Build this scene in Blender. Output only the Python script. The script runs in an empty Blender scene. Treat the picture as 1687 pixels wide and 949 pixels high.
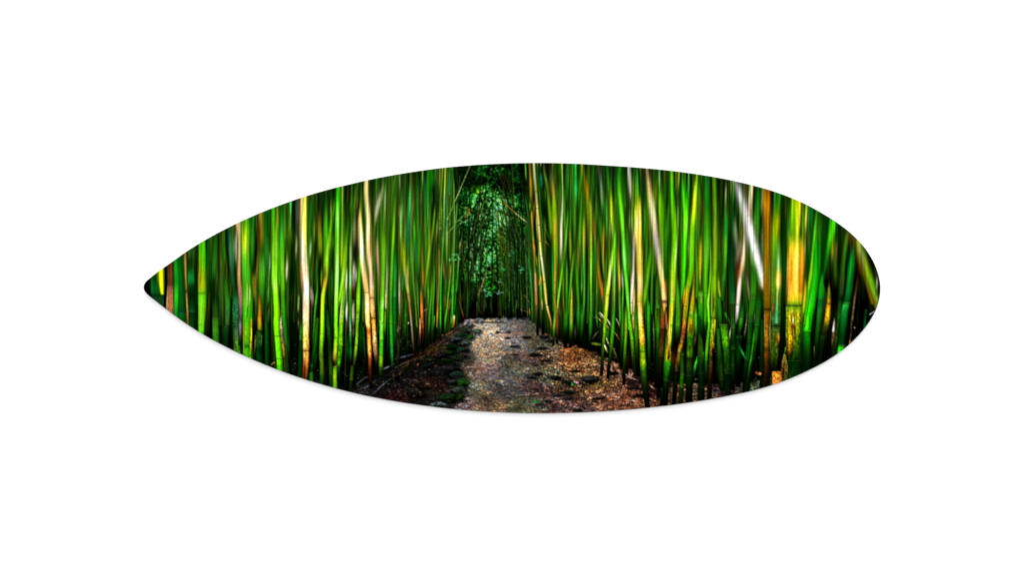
import bpy, math
import numpy as np

# ------------------------------------------------------------------ camera, light, exposure
# 1 millimetre on the board's face = 1 pixel of the photograph (1687 x 949)
S = bpy.context.scene
FACE_Y = -0.0125                    # the board's printed face, 12.5 mm in front of the wall
cam_d = bpy.data.cameras.new('camera')
cam = bpy.data.objects.new('camera', cam_d)
S.collection.objects.link(cam)
cam_d.lens = 70.0
cam_d.sensor_width = 36.0
cam_d.clip_end = 200.0
cam.location = (0.0, FACE_Y - 1.687 * 70.0 / 36.0, 0.0)
cam.rotation_euler = (math.radians(90), 0, 0)
S.camera = cam

world = bpy.data.worlds.new('World')
S.world = world
world.use_nodes = True
bgn = world.node_tree.nodes['Background']
bgn.inputs[0].default_value = (1, 1, 1, 1)
bgn.inputs[1].default_value = 0.06

def area(name, loc, target, size_x, size_y, watts):
    l = bpy.data.lights.new(name, 'AREA')
    l.shape = 'RECTANGLE'
    l.size, l.size_y = size_x, size_y
    l.energy = watts
    o = bpy.data.objects.new(name, l)
    S.collection.objects.link(o)
    o.location = loc
    d = np.array(target, float) - np.array(loc, float)
    yaw = math.atan2(d[0], -d[1])
    import mathutils
    o.rotation_euler = mathutils.Vector(d).to_track_quat('-Z', 'Y').to_euler()
    return o

area('overhead_softbox_lamp', (0.3, -3.0, 2.7), (0, 0, -0.1), 3.0, 4.6, 142)
area('front_softbox_lamp', (0.0, -5.2, 0.35), (0, 0, 0), 1.6, 1.0, 247)

S.view_settings.view_transform = 'Standard'
S.view_settings.look = 'None'
S.view_settings.exposure = 0.0
S.view_settings.gamma = 1.0
LIGHT = 1.33        # measured: light reaching the board, as reflected radiance of a white card

# ------------------------------------------------------------------ materials
def principled(name, col, rough, spec=0.3):
    m = bpy.data.materials.new(name)
    m.use_nodes = True
    b = m.node_tree.nodes['Principled BSDF']
    b.inputs['Base Color'].default_value = (*col, 1)
    b.inputs['Roughness'].default_value = rough
    b.inputs['Specular IOR Level'].default_value = spec
    return m

wall_mat = principled('matt white wall paint', (0.86, 0.86, 0.86), 0.9, 0.1)
nt = wall_mat.node_tree
tc = nt.nodes.new('ShaderNodeTexCoord')
nz = nt.nodes.new('ShaderNodeTexNoise')
nz.inputs['Scale'].default_value = 900
bp = nt.nodes.new('ShaderNodeBump')
bp.inputs['Strength'].default_value = 0.03
bp.inputs['Distance'].default_value = 0.0005
nt.links.new(tc.outputs['Object'], nz.inputs['Vector'])
nt.links.new(nz.outputs['Fac'], bp.inputs['Height'])
nt.links.new(bp.outputs['Normal'], nt.nodes['Principled BSDF'].inputs['Normal'])
edge_mat = principled('dark board edge', (0.02, 0.024, 0.018), 0.5, 0.2)
wood_mat = principled('plywood', (0.45, 0.33, 0.2), 0.7)
print_mat = principled('printed picture', (0.5, 0.5, 0.5), 0.7, 0.0)
at = print_mat.node_tree.nodes.new('ShaderNodeAttribute')
at.attribute_name = 'ink'
print_mat.node_tree.links.new(at.outputs['Color'], print_mat.node_tree.nodes['Principled BSDF'].inputs['Base Color'])

# ------------------------------------------------------------------ wall
def mesh_obj(name, verts, faces, mat, parent=None):
    me = bpy.data.meshes.new(name)
    me.from_pydata(verts, [], faces)
    me.update()
    me.materials.append(mat)
    o = bpy.data.objects.new(name, me)
    S.collection.objects.link(o)
    o.parent = parent
    return o

W, H, T = 3.5, 2.2, 0.1
wall = mesh_obj('wall', [(x, y, z) for y in (0, T) for z in (-H, H) for x in (-W, W)],
                [(0, 1, 3, 2), (5, 4, 6, 7), (4, 0, 2, 6), (1, 5, 7, 3), (2, 3, 7, 6), (4, 5, 1, 0)], wall_mat)
wall['kind'] = 'structure'

# ------------------------------------------------------------------ outline of the board (photograph pixels)
TOP = [(236.2, 472), (237.2, 468), (239.8, 464.2), (244, 460.6), (248.5, 457.2), (258.5, 449), (275, 437.4), (287.5, 428.6), (303.7, 416.8), (339, 394.8), (380, 372.9),
       (424, 352.6), (468.5, 335.2), (498, 324.9), (540, 312.4), (574, 303.9), (618.5, 293.8), (662.7, 285.7), (700, 280), (729, 276.3), (788, 271.2),
       (844, 268.6), (888.5, 268), (940, 269), (999, 272.2), (1058, 276.4), (1098, 280.2), (1139, 285.4), (1183.2, 292.6), (1236.9, 304.4), (1273.7, 314.8),
       (1303.2, 325.6), (1334.8, 340.2), (1355.4, 351.8), (1376.8, 365.2), (1396.7, 379.9), (1414.4, 396.4), (1430.6, 416.6), (1442.4, 438.6), (1448, 456), (1450.2, 470)]
BOT = [(236.2, 475), (237.4, 478.8), (240.9, 483.2), (250.3, 491), (270.6, 506.8), (289.5, 521.3), (314.8, 538.8), (340, 554.2), (380, 575.4), (416.9, 592.6), (453.7, 607.8),
       (489, 620.6), (512.7, 628.3), (540, 636.4), (574.2, 645.4), (618.5, 655.2), (655.4, 662), (690, 667.2), (741.7, 673.6), (785, 677.4), (830, 679.8),
       (870, 680.9), (907.5, 681), (950, 680), (990, 678.2), (1029.6, 675.5), (1094.7, 668.9), (1153.7, 660.6), (1200, 652.2), (1240, 643.8), (1259, 638.6), (1295.9, 626), (1325.4, 613.4),
       (1360, 595.6), (1372, 588.2), (1399, 567.6), (1414.8, 552.2), (1430.6, 532.4), (1441.7, 513.2), (1446.8, 499.4), (1449.6, 486), (1450.3, 476)]

def smooth_loop(pts, n, passes):
    p = np.array(pts, float)
    q = np.vstack([p, p[:1]])
    d = np.r_[0, np.cumsum(np.hypot(*np.diff(q, axis=0).T))]
    L = d[-1]
    # periodic Catmull-Rom through the points
    m = len(p)
    out = []
    for s in np.linspace(0, L, n, endpoint=False):
        i = min(np.searchsorted(d, s, side='right') - 1, m - 1)
        t = (s - d[i]) / (d[i + 1] - d[i])
        p0, p1, p2, p3 = p[(i - 1) % m], p[i], p[(i + 1) % m], p[(i + 2) % m]
        h = d[i + 1] - d[i]
        d0 = np.hypot(*(p1 - p0)); d2 = np.hypot(*(p3 - p2))
        m1 = h * ((p1 - p0) / d0 * h + (p2 - p1) / h * d0) / (d0 + h)
        m2 = h * ((p2 - p1) / h * d2 + (p3 - p2) / d2 * h) / (d2 + h)
        out.append((2 * t**3 - 3 * t**2 + 1) * p1 + (t**3 - 2 * t**2 + t) * m1 + (-2 * t**3 + 3 * t**2) * p2 + (t**3 - t**2) * m2)
    o = np.array(out)
    for _ in range(passes):
        o = 0.25 * np.roll(o, 1, 0) + 0.5 * o + 0.25 * np.roll(o, -1, 0)
    return o

NL = 3600
LOOP = smooth_loop(TOP + BOT[::-1], NL, 60)
il, ir = LOOP[:, 0].argmin(), LOOP[:, 0].argmax()
ring = np.roll(LOOP, -il, axis=0)
k = (ir - il) % NL
up = ring[:k + 1]
lo = np.vstack([ring[k:], ring[:1]])[::-1]
up[:, 0] = np.maximum.accumulate(up[:, 0]); lo[:, 0] = np.maximum.accumulate(lo[:, 0])
XMIN, XMAX = ring[0, 0], ring[k, 0]
def top_at(x): return np.interp(x, up[:, 0], up[:, 1])
def bot_at(x): return np.interp(x, lo[:, 0], lo[:, 1])

# ------------------------------------------------------------------ the print: a bamboo grove with a footpath
K = 2.0                                        # canvas pixels per photograph pixel
CX0, CY0, CX1, CY1 = 230, 260, 1457, 690
CW, CH = int((CX1 - CX0) * K), int((CY1 - CY0) * K)
C = np.zeros((CH, CW, 3), np.float32)
YS = CY0 + (np.arange(CH) + 0.5) / K
XS = CX0 + (np.arange(CW) + 0.5) / K
GX, GY = np.meshgrid(XS, YS)
rng = np.random.default_rng(7)

def blur1(a, sig, axis):
    if sig < 0.3: return a
    r = int(3 * sig) + 1
    g = np.exp(-0.5 * (np.arange(-r, r + 1) / sig) ** 2); g /= g.sum()
    n = a.shape[axis]
    pad = [(0, 0)] * a.ndim; pad[axis] = (r, r)
    m = n + 2 * r
    f = np.fft.rfft(np.pad(a, pad, mode='reflect' if r < n else 'edge'), m, axis=axis)
    kf = np.fft.rfft(np.roll(np.r_[g, np.zeros(m - len(g))], -r))
    sh = [1] * a.ndim; sh[axis] = len(kf)
    o = np.fft.irfft(f * kf.reshape(sh), m, axis=axis)
    sl = [slice(None)] * a.ndim; sl[axis] = slice(r, r + n)
    return o[tuple(sl)].astype(np.float32)

def noise(sx, sy, shape=None):                  # unit-variance smooth noise; sizes in photograph pixels
    a = rng.standard_normal(shape or (CH, CW)).astype(np.float32)
    a = blur1(blur1(a, sx * K, 1), sy * K, 0)
    return a / a.std()

def sstep(a, b, x):
    t = np.clip((x - a) / (b - a), 0, 1)
    return t * t * (3 - 2 * t)

def hexc(s):
    v = [int(ch, 16) / 15 for ch in s]
    return v[:3] + [v[3] if len(v) > 3 else 1.0]

STREAK = noise(0.7, 30)
STREAK2 = noise(1.6, 60)
GRAIN = noise(0.5, 0.8)
GRAIN2 = noise(0.45, 2.2)

def soft_at(y):
    return 2.4 - 1.75 * sstep(430, 540, y)

def stalk(P, Q, soft=1.0, prof=0.45, nodes=(), dark=(), hl=-0.15, spk=0.0, foot=False):
    """P: rows x, y, width ; Q: rows y, r, g, b, a (all photograph pixels)"""
    P = np.array(P, float); Q = np.array(Q, float)
    y0, y1 = min(P[0, 1], Q[0, 0]), max(P[-1, 1], Q[-1, 0])
    xt = P[0, 0]
    fade0 = 1.2 + 7 * (1 - sstep(430, 520, y0)); fade1 = 1.2 + 7 * (1 - sstep(430, 520, y1))
    if abs(P[0, 1] - top_at(xt)) < 9:
        y0 -= 14; fade0 = 0.1
    if abs(P[-1, 1] - bot_at(P[-1, 0])) < 9:
        y1 += 14; fade1 = 0.1
    if foot:
        y0 -= 10; fade0 = 16
    ya, yb = max(y0 - fade0 - 6, CY0), min(y1 + 8, CY1)
    i0, i1 = int((ya - CY0) * K), int((yb - CY0) * K)
    if i1 - i0 < 2: return
    # interpolate on a padded range, then smooth
    pad = 24
    yy = CY0 + (np.arange(i0 - pad, i1 + pad) + 0.5) / K
    def ext(ys, v):
        r = np.interp(yy, ys, v)
        if len(ys) > 1:
            s0 = (v[1] - v[0]) / (ys[1] - ys[0]); s1 = (v[-1] - v[-2]) / (ys[-1] - ys[-2])
            r = np.where(yy < ys[0], v[0] + s0 * (yy - ys[0]), r)
            r = np.where(yy > ys[-1], v[-1] + s1 * (yy - ys[-1]), r)
        return r
    xc = ext(P[:, 1], P[:, 0]); w = np.interp(yy, P[:, 1], P[:, 2])
    col = np.stack([np.interp(yy, Q[:, 0], Q[:, j]) for j in (1, 2, 3, 4)], 1)
    sg = 3.0 * K
    xc = blur1(xc, sg, 0); w = blur1(w, 2 * K, 0)
    col[:, :] = blur1(col, 1.2 * K, 0)
    sl = slice(pad, pad + i1 - i0)
    yy, xc, w, col = yy[sl], xc[sl], np.maximum(w[sl], 0.4), col[sl]
    if foot:
        col[:, :3] *= (1 - .8 * sstep(.35, 1.0, (yy - y0) / (y1 - y0)))[:, None]
    elif y1 > 545 and y1 < bot_at(P[-1, 0]) - 9:
        col[:, :3] *= (1 - .7 * sstep(y1 - 30, y1, yy))[:, None]
    elif y1 > 600 and prof > 0 and P[-1, 0] > 640:
        col[:, :3] *= (1 - .72 * sstep(y1 - 95, y1 - 12, yy))[:, None]
    s = soft_at(yy) * soft
    s = np.minimum(s, 0.25 + w * 0.45)
    j0 = max(int((xc - w / 2 - 2 * s - CX0).min() * K) - 1, 0)
    j1 = min(int((xc + w / 2 + 2 * s - CX0).max() * K) + 2, CW)
    if j1 <= j0: return
    X = XS[None, j0:j1]
    d = np.abs(X - xc[:, None])
    h = (w / 2)[:, None]
    a = 1 - sstep(-1, 1, (d - h) / s[:, None])
    ends = sstep(y0 - fade0, y0 + fade0, yy) * (1 - sstep(y1 - fade1, y1 + fade1, yy))
    a = a * (col[:, 3] * ends)[:, None]
    u = np.clip((X - xc[:, None]) / h, -1.3, 1.3)
    lowf = sstep(470, 560, yy)[:, None]
    shade = (1.08 + .06 * lowf) - prof * (.72 + .75 * lowf) * np.abs(u - hl) ** 2.2
    shade = np.maximum(shade, .1)
    sub = (slice(i0, i1), slice(j0, j1))
    st = 1 + 0.05 * STREAK[sub] + 0.05 * STREAK2[sub]
    st = st + lowf * (0.03 * GRAIN[sub] + 0.03 * GRAIN2[sub])
    if spk: st = st + (0.25 + 0.75 * lowf) * spk * (GRAIN[sub] * 0.33 + GRAIN2[sub] * 0.33)
    mx = np.maximum(col[:, :3].max(1, keepdims=True), .05)
    pw = 1 + .9 * (mx - col[:, :3]) / mx              # edges of a stalk turn deeper in colour, not grey
    c = col[:, None, :3] * np.maximum(shade, .05)[:, :, None] ** pw[:, None, :] * st[:, :, None]
    for yn in nodes:
        g = np.exp(-((yy - yn - 0.35 * (1 - u.mean(0).mean()) * 0) / 0.55) ** 2)[:, None] * (np.abs(u) < 1.0)
        k2 = np.exp(-((yy - yn - 1.5) / 0.7) ** 2)[:, None] * (np.abs(u) < 1.05)
        c = c * (1 - 0.24 * k2[:, :, None])
        c = c + (0.5 * g[:, :, None]) * (np.array([.75, .82, .6]) * (0.35 + 0.65 * np.clip(col[:, None, :3].max(2, keepdims=True), 0, 1)) - c)
    for yn in dark:
        k2 = np.exp(-((yy - yn) / 0.8) ** 2)[:, None] * (np.abs(u) < 1.05)
        c = c * (1 - 0.42 * k2[:, :, None])
    C[sub] += a[:, :, None] * (np.clip(c, 0, 1.05) - C[sub])

def parse(txt):
    x0 = y0 = 0; F = 6.78
    for ln in txt.strip().splitlines():
        ln = ln.split('#')[0].strip()
        if not ln: continue
        if ln[0] == '@':
            h_ = [float(q) for q in ln[1:].split()]
            x0, y0, F = h_[0], h_[1], (h_[2] if len(h_) > 2 else 6.78); continue
        f = [t.strip() for t in ln.split(';')]
        P = []
        for t in f[0].split(','):
            v = [float(q) for q in t.split()]
            if len(v) < 3: v.append(P[-1][2] * F)
            P.append((x0 + v[0] / F, y0 + v[1] / F, v[2] / F))
        ents = [t.split() for t in f[1].split(',')]
        Q = []
        for n_, e in enumerate(ents):
            if len(e) == 1:
                yq = P[0][1] + (P[-1][1] - P[0][1]) * (n_ / max(len(ents) - 1, 1))
            else:
                yq = y0 + float(e[0]) / F
            Q.append([yq] + hexc(e[-1]))
        kw = {'foot': True} if F < 6 else {}
        if len(f) > 2:
            for t in f[2].split():
                kk, vv = t.split('=')
                if kk == 'n': kw['nodes'] = [y0 + float(q) / F for q in vv.split(',')]
                elif kk == 'd': kw['dark'] = [y0 + float(q) / F for q in vv.split(',')]
                elif kk == 's': kw['soft'] = float(vv)
                elif kk == 'p': kw['prof'] = float(vv)
                elif kk == 'h': kw['hl'] = float(vv)
                elif kk == 'k': kw['spk'] = float(vv)
        stalk(P, Q, **kw)

def stroke(pts, width, cols, soft=0.5, alpha=1.0, tex=0.12):
    """a stroke in any direction; pts photograph pixels; width scalar or per-point; cols hex or per-point list"""
    pts = np.array(pts, float)
    n = len(pts)
    w = np.full(n, width, float) if np.isscalar(width) else np.array(width, float)
    cc = np.array([hexc(q)[:3] for q in ([cols] * n if isinstance(cols, str) else cols)])
    m = w.max() / 2 + 3 * soft + 1
    i0, i1 = max(int((pts[:, 1].min() - m - CY0) * K), 0), min(int((pts[:, 1].max() + m - CY0) * K) + 1, CH)
    j0, j1 = max(int((pts[:, 0].min() - m - CX0) * K), 0), min(int((pts[:, 0].max() + m - CX0) * K) + 1, CW)
    if i1 <= i0 or j1 <= j0: return
    sub = (slice(i0, i1), slice(j0, j1))
    X, Y = GX[sub], GY[sub]
    best = np.full(X.shape, 1e9, np.float32); bc = np.zeros(X.shape + (3,), np.float32); bw = np.ones(X.shape, np.float32)
    for i in range(n - 1):
        a, b = pts[i], pts[i + 1]
        v = b - a; L2 = max((v * v).sum(), 1e-6)
        t = np.clip(((X - a[0]) * v[0] + (Y - a[1]) * v[1]) / L2, 0, 1)
        d = np.hypot(X - a[0] - t * v[0], Y - a[1] - t * v[1])
        ww = w[i] + (w[i + 1] - w[i]) * t
        e = d - ww / 2
        sel = e < best
        best = np.where(sel, e, best); bw = np.where(sel, ww, bw)
        bc = np.where(sel[..., None], cc[i] + (cc[i + 1] - cc[i]) * t[..., None], bc)
    al = (1 - sstep(-soft, soft, best)) * alpha
    c = bc * (1 + tex * GRAIN[sub] + tex * GRAIN2[sub])[..., None]
    C[sub] += al[..., None] * (np.clip(c, 0, 1) - C[sub])

def blob(x, y, rx, ry, r=1.0):                # soft mask over the whole canvas
    return np.exp(-(((GX - x) / rx) ** 2 + ((GY - y) / ry) ** 2) * r)

# ---- background of the grove: dark, dim stalks out of focus
C[:] = np.array(hexc('131')[:3]) * 0.8
C[:, :, 1] += 0.05 * STREAK2 + 0.04 * STREAK
np.clip(C, 0, 1, out=C)
PAL = ['010', '020', '131', '140', '151', '152', '261', '250', '371', '140', '161', '130', '481', '361', '420', '000', '010', '272', '381', '470', '580', '551']
for i in range(900):
    x = rng.uniform(232, 1455)
    if 752 < x < 862: continue
    w = rng.uniform(1.2, 6)
    lean = rng.normal(0, 0.05) + (0.05 if x < 800 else -0.03) * rng.uniform(0, 1)
    ya = rng.uniform(250, 470); yb = ya + rng.uniform(60, 300)
    c = PAL[rng.integers(len(PAL))]
    k_ = 0.95 if x < 640 or x > 1100 else 1.1
    col = np.array(hexc(c)[:3]) * k_ * rng.uniform(0.7, 1.15)
    dim = 0.45 if yb > 560 else 0.8
    Q = [[ya, *col, 0.0], [ya + 25, *col, .8], [(ya + yb) / 2, *(col * 1.1), .85], [yb - 20, *(col * dim), .7], [yb, *(col * dim * .7), 0.0]]
    stalk([(x, ya, w), (x - lean * (yb - ya) * .5 + rng.normal(0, .6), (ya + yb) / 2, w), (x - lean * (yb - ya), yb, w * .9)], Q, soft=1.3, prof=.4)
# it gets darker towards the foot of the grove
low = sstep(470, 600, GY)
C *= (1 - 0.74 * low)[..., None]
C *= (1 - .65 * sstep(1370, 1400, GX) - .35 * (1 - sstep(290, 330, GX)))[..., None]

# ---- the leafy tunnel in the middle
lx = sstep(740, 764, GX) * (1 - sstep(864, 884, GX))
lx = np.clip(lx + 0.15 * noise(1.5, 18) * (lx > 0.02) * (lx < .98), 0, 1)
I = 1.04 * (0.85 * blob(802, 388, 42, 54) + 0.5 * blob(785, 428, 26, 34) + .2 * blob(775, 380, 16, 60) + 0.42 * blob(838, 345, 28, 50) + 0.5 * blob(800, 325, 26, 32) + .25 * blob(815, 280, 40, 22)
     + .38 * blob(790, 450, 28, 16) + .25 * blob(850, 420, 18, 50) + .12 * blob(770, 330, 20, 40) + .28 * blob(808, 478, 20, 8) + .07)
I *= (1 - 0.8 * sstep(486, 505, GY))
I *= 1 - .75 * blob(832, 300, 16, 14) - .6 * blob(786, 300, 16, 12)
n1, n2, n3 = noise(.6, .5), noise(1.7, 1.3), noise(6, 6)
v = I * (0.60 + .30 * n2 + .40 * n1 + .22 * n3)
v = np.clip(v, 0, 1.2)
ramp = np.array([hexc(q)[:3] for q in ('000', '010', '020', '041', '061', '181', '2a3', '3b4', '7c8')])
t = np.clip(v * 1.0, 0, 1) * (len(ramp) - 1)
i_ = np.clip(t.astype(int), 0, len(ramp) - 2)
leaf = ramp[i_] + (ramp[i_ + 1] - ramp[i_]) * (t - i_)[..., None]
warm = np.clip(blob(790, 318, 7, 8) * 1.0, 0, 1) * np.clip(.5 + .5 * n2, 0, 1)
leaf += warm[..., None] * np.array([.35, .45, -.05])
hue = noise(2.5, 2.5)
leaf[..., 0] += np.clip(hue - .6, 0, 2) * .16 * leaf[..., 1]
leaf[..., 2] += np.clip(-hue - .2, 0, 2) * .12 * leaf[..., 1]
C += lx[..., None] * (np.clip(leaf, 0, 1) - C)
# leaves you can tell apart
for i in range(1500):
    x, y = rng.normal(805, 30), rng.normal(400, 55)
    if not (752 < x < 872 and 275 < y < 500): continue
    a = rng.uniform(-1.2, 1.2) + (math.pi if rng.random() < .5 else 0)
    L_ = rng.uniform(1.5, 4.5)
    k_ = I[int((y - CY0) * K), int((x - CX0) * K)]
    if rng.random() > .7 * k_ + .05: continue
    cc = ['2a3', '4b5', '7c8', '182', '1a2', '061', '171', '192', '030', '020', '9da', '3b3'][rng.integers(12)]
    stroke([(x, y), (x + L_ * .5 * math.cos(a), y + L_ * .4 * math.sin(a) + .4), (x + L_ * math.cos(a), y + L_ * math.sin(a) + 1.2)], [.5, 1.3, .3], cc, soft=.5, alpha=rng.uniform(.35, .8))
# dark and brown stems crossing it
for i in range(60):
    x = rng.uniform(752, 878)
    d = (x - 812) / 60
    yb = rng.uniform(430, 522); L_ = rng.uniform(60, 200)
    xb = x
    xt = x + d * rng.uniform(-42, -4) * L_ / 120 + rng.normal(0, 2.5)
    c = ['010', '000', '020', '031', '130', '000', '241', '320', '431', '041', '531', '252'][rng.integers(12)]
    if x < 775 or x > 850:
        c = ['010', '000', '020', '031', '141', '030', '252', '421', '041', '152'][rng.integers(10)]
    stroke([(xt, yb - L_), (xt * .5 + xb * .5 - d * 1.5, yb - L_ / 2), (xb, yb)], [rng.uniform(.5, 1.1), rng.uniform(.8, 1.6), rng.uniform(.8, 1.8)], c, soft=.6, alpha=rng.uniform(.45, .9))
for i in range(42):    # green culms on the right of the tunnel
    x = rng.uniform(818, 880); yb = rng.uniform(470, 523); L_ = rng.uniform(60, 150)
    xt = x - (x - 815) * .12 * L_ / 100 + rng.normal(0, 1.5)
    c = ['141', '252', '030', '161', '351', '272', '020', '000', '010', '041', '431', '182'][rng.integers(12)]
    stroke([(xt, yb - L_), (x, yb)], rng.uniform(.7, 1.9), [c, c], soft=.6, alpha=rng.uniform(.4, .85))
for i in range(60):                            # dim stems standing at the far end of the path
    x = rng.uniform(765, 876)
    yt = rng.uniform(430, 480)
    c = ['130', '141', '241', '320', '431', '020', '252', '000', '000', '010'][rng.integers(10)]
    stroke([(x + rng.normal(0, 3), yt), (x, rng.uniform(505, 524))], rng.uniform(.7, 1.6), c, soft=.6, alpha=.8)
for i in range(26):                            # slim stalks framing the tunnel
    x = rng.choice([rng.normal(757, 9), rng.normal(866, 8)]); sd = 1 if x < 800 else -1
    yb = rng.uniform(480, 524); yt = rng.uniform(262, 380)
    c = ['010', '000', '131', '242', '030', '141', '352', '020', '463', '010', '000', '252'][rng.integers(12)]
    stroke([(x, yb), (x + sd * rng.uniform(0, 4), (yb + yt) / 2), (x + sd * rng.uniform(1, 12), yt)], [rng.uniform(1, 2.2), rng.uniform(1, 2), 1], c, soft=.5, alpha=rng.uniform(.6, .95))
for i in range(34):                            # stems that arch over the path and meet above it
    sd = -1 if i % 2 else 1
    xb = 815 + sd * rng.uniform(22, 58); yb = rng.uniform(440, 515)
    xt = 812 + sd * rng.uniform(-6, 26); yt = rng.uniform(285, 350)
    xm = .5 * (xb + xt) + sd * rng.uniform(3, 9)
    c = ['010', '000', '010', '121', '232', '020', '341', '130', '431'][rng.integers(9)]
    stroke([(xb, yb), (xb + sd, yb - 40), (xm, (yb + yt) / 2), (.4 * xm + .6 * xt, yt * .7 + .3 * (yb + yt) / 2), (xt, yt)], [1.6, 1.7, 1.5, 1.2, .8], c, soft=.5, alpha=rng.uniform(.6, .95))
for p, w_, c in (([(805, 303), (822, 324), (840, 343)], [1, 1.4, 1.6], ['210', '530', '863']), ([(840, 343), (855, 356), (868, 366)], [1.6, 1.8, 1.8], ['863', 'a85', '997']),
              ([(804, 342), (795, 368), (782, 400)], [1, 1.8, 1.2], ['431', '341', '010']), ([(796, 316), (780, 345), (772, 390)], [1.2, 1.6, 2], ['000', '010', '010']),
              ([(808, 310), (790, 330), (780, 342)], [1, 1.5, 1.6], '010'), ([(775, 300), (773, 345), (771, 400), (772, 460)], [1.5, 2, 2, 1.6], ['010', '010', '010', '120']),
              ([(766, 300), (762, 350), (764, 420)], [1.2, 1.8, 1.6], '010'), ([(801, 448), (794, 470), (788, 486)], [1, 1.4, 1], ['752', 'a74', '741']),
              ([(770, 340), (767, 356), (766, 362)], [1, 1.6, 1], ['731', '842', '521']), ([(773, 344), (773, 354)], 2, '863'),
              ([(820, 400), (832, 440), (838, 480)], [1, 1.3, 1], ['120', '131', '020']), ([(792, 410), (808, 440), (822, 472)], [.8, 1.2, .8], ['121', '542', '331']),
              ([(818, 345), (822, 370), (824, 400)], [1, 1.2, 1], ['431', '421', '320']), ([(832, 350), (838, 400), (842, 470)], [1, 1.4, 1.4], ['531', '321', '231'])):
    stroke(p, w_, c, soft=.55)
for x, y, n_ in ((797, 477, 8), (806, 486, 14), (819, 482, 8), (830, 444, 7), (860, 444, 10), (841, 418, 8), (824, 462, 6)):
    for i in range(n_):
        xx, yy_ = x + rng.normal(0, 3), y + rng.normal(0, 2.2)
        a = rng.uniform(0, 6.28)
        stroke([(xx, yy_), (xx + 3 * math.cos(a), yy_ + 1.6 * math.sin(a))], [1.4, .4], ['3a7', '6ca', '1a5', 'ade', '295'][rng.integers(5)], alpha=.8)

# ---- ground: a path of leaf litter and gravel between two dark banks
GTOP = [(230, 700), (540, 655), (575, 645), (600, 632), (640, 612), (680, 588), (720, 562), (750, 541), (768, 527), (775, 525), (870, 525), (885, 540), (905, 552), (930, 563), (960, 574), (1000, 590), (1040, 610), (1090, 630), (1150, 634), (1250, 628), (1300, 612), (1460, 600)]
gx, gy = zip(*GTOP)
GM = sstep(-2.5, 2.5, GY - np.interp(GX, gx, gy) + 1.5 * noise(2, 1) + .8 * noise(9, 3))
RB = [(772, 529, 'a99'), (800, 528, '999'), (830, 528, '777'), (860, 528, '555'), (800, 535, 'aa9'), (840, 534, '777'), (800, 546, 'ba9'), (820, 560, 'ba9'), (795, 565, 'a98'), (840, 550, '877'), (800, 585, 'a98'), (850, 568, '777'), (880, 548, '554'), (890, 566, '554'), (860, 590, '655'),
      (800, 610, '877'), (775, 612, '876'), (850, 600, '665'), (780, 640, '776'), (830, 640, '555'), (880, 640, '544'), (800, 668, '765'), (760, 668, '766'), (870, 670, '554'), (840, 620, '666'), (910, 590, '654'),
      (940, 590, '853'), (965, 598, '864'), (1000, 612, '754'), (960, 580, '642'), (940, 640, '543'), (1000, 650, '754'), (985, 630, '653'), (1050, 655, '643'), (930, 670, '544'), (1030, 670, '643'), (1070, 640, '211'), (905, 545, '433'), (900, 620, '554'),
      (755, 545, '333'), (762, 556, '343'), (740, 570, '222'), (720, 575, '321'), (700, 610, '111'), (680, 640, '111'), (720, 632, '211'), (700, 645, '221'), (740, 615, '111'), (735, 600, '111'), (700, 660, '111'), (650, 655, '211'), (625, 640, '111'), (600, 645, '222'), (690, 590, '211'), (760, 590, '333'),
      (1120, 655, '432'), (1150, 645, '543'), (1190, 635, '322'), (1230, 625, '443'), (1245, 635, '343'), (1300, 620, '120'), (580, 645, '222'), (730, 668, '222')]
num = np.zeros((CH, CW, 3), np.float32); den = np.full((CH, CW), 1e-6, np.float32)
for x, y, c in RB:
    g = np.exp(-(((GX - x) / 17) ** 2 + ((GY - y) / 10) ** 2)).astype(np.float32) + 1e-5 / (1 + ((GX - x) / 30) ** 2 + ((GY - y) / 30) ** 2).astype(np.float32)
    num += g[..., None] * np.array(hexc(c)[:3], np.float32); den += g
base = num / den[..., None]
g1, g2, g3, g4 = noise(.55, .42), noise(1.2, .6), noise(2.6, .9), noise(9, 3)
depth = sstep(525, 600, GY)
pth = sstep(768, 782, GX) * (1 - sstep(865, 915, GX))
lum = np.exp((.36 - .16 * pth) * g1 + (.2 - .11 * pth) * g2 + (.17 - .07 * pth) * g3 + .10 * g4 - .10)
lum = lum * (.35 + .65 * depth) + (1 - depth) * .65 * np.exp(.15 * g1 + .08 * g2)
hue = noise(.9, .5); hue2 = noise(2.2, .9)
hue = np.clip(hue, -.7, 3) + .1; hue2 = np.clip(hue2, -.8, 3)
tint = np.stack([1 + .15 * hue + .07 * hue2, 1 + .02 * hue, 1 - .14 * hue - .06 * hue2], -1)
gr = base * lum[..., None] * np.clip(tint, .3, 1.8)
spark = np.clip(noise(.5, .45) - 2.0, 0, 1.2)
gr += spark[..., None] * np.array([.32, .30, .30]) * (.3 + base.max(2, keepdims=True))
grn = np.clip(noise(2.2, 1.0) + .8 * (blob(815, 573, 22, 4) + blob(805, 597, 16, 3) + blob(868, 578, 8, 3)) + blob(840, 610, 30, 6) * .3 - 2.0, 0, 1) * (GX > 760) * (GX < 880)
gr = gr * (1 - .6 * grn[..., None]) + grn[..., None] * np.array([.18, .5, .12]) * .8
C += GM[..., None] * (np.clip(gr, 0, 1) - C)
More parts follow.
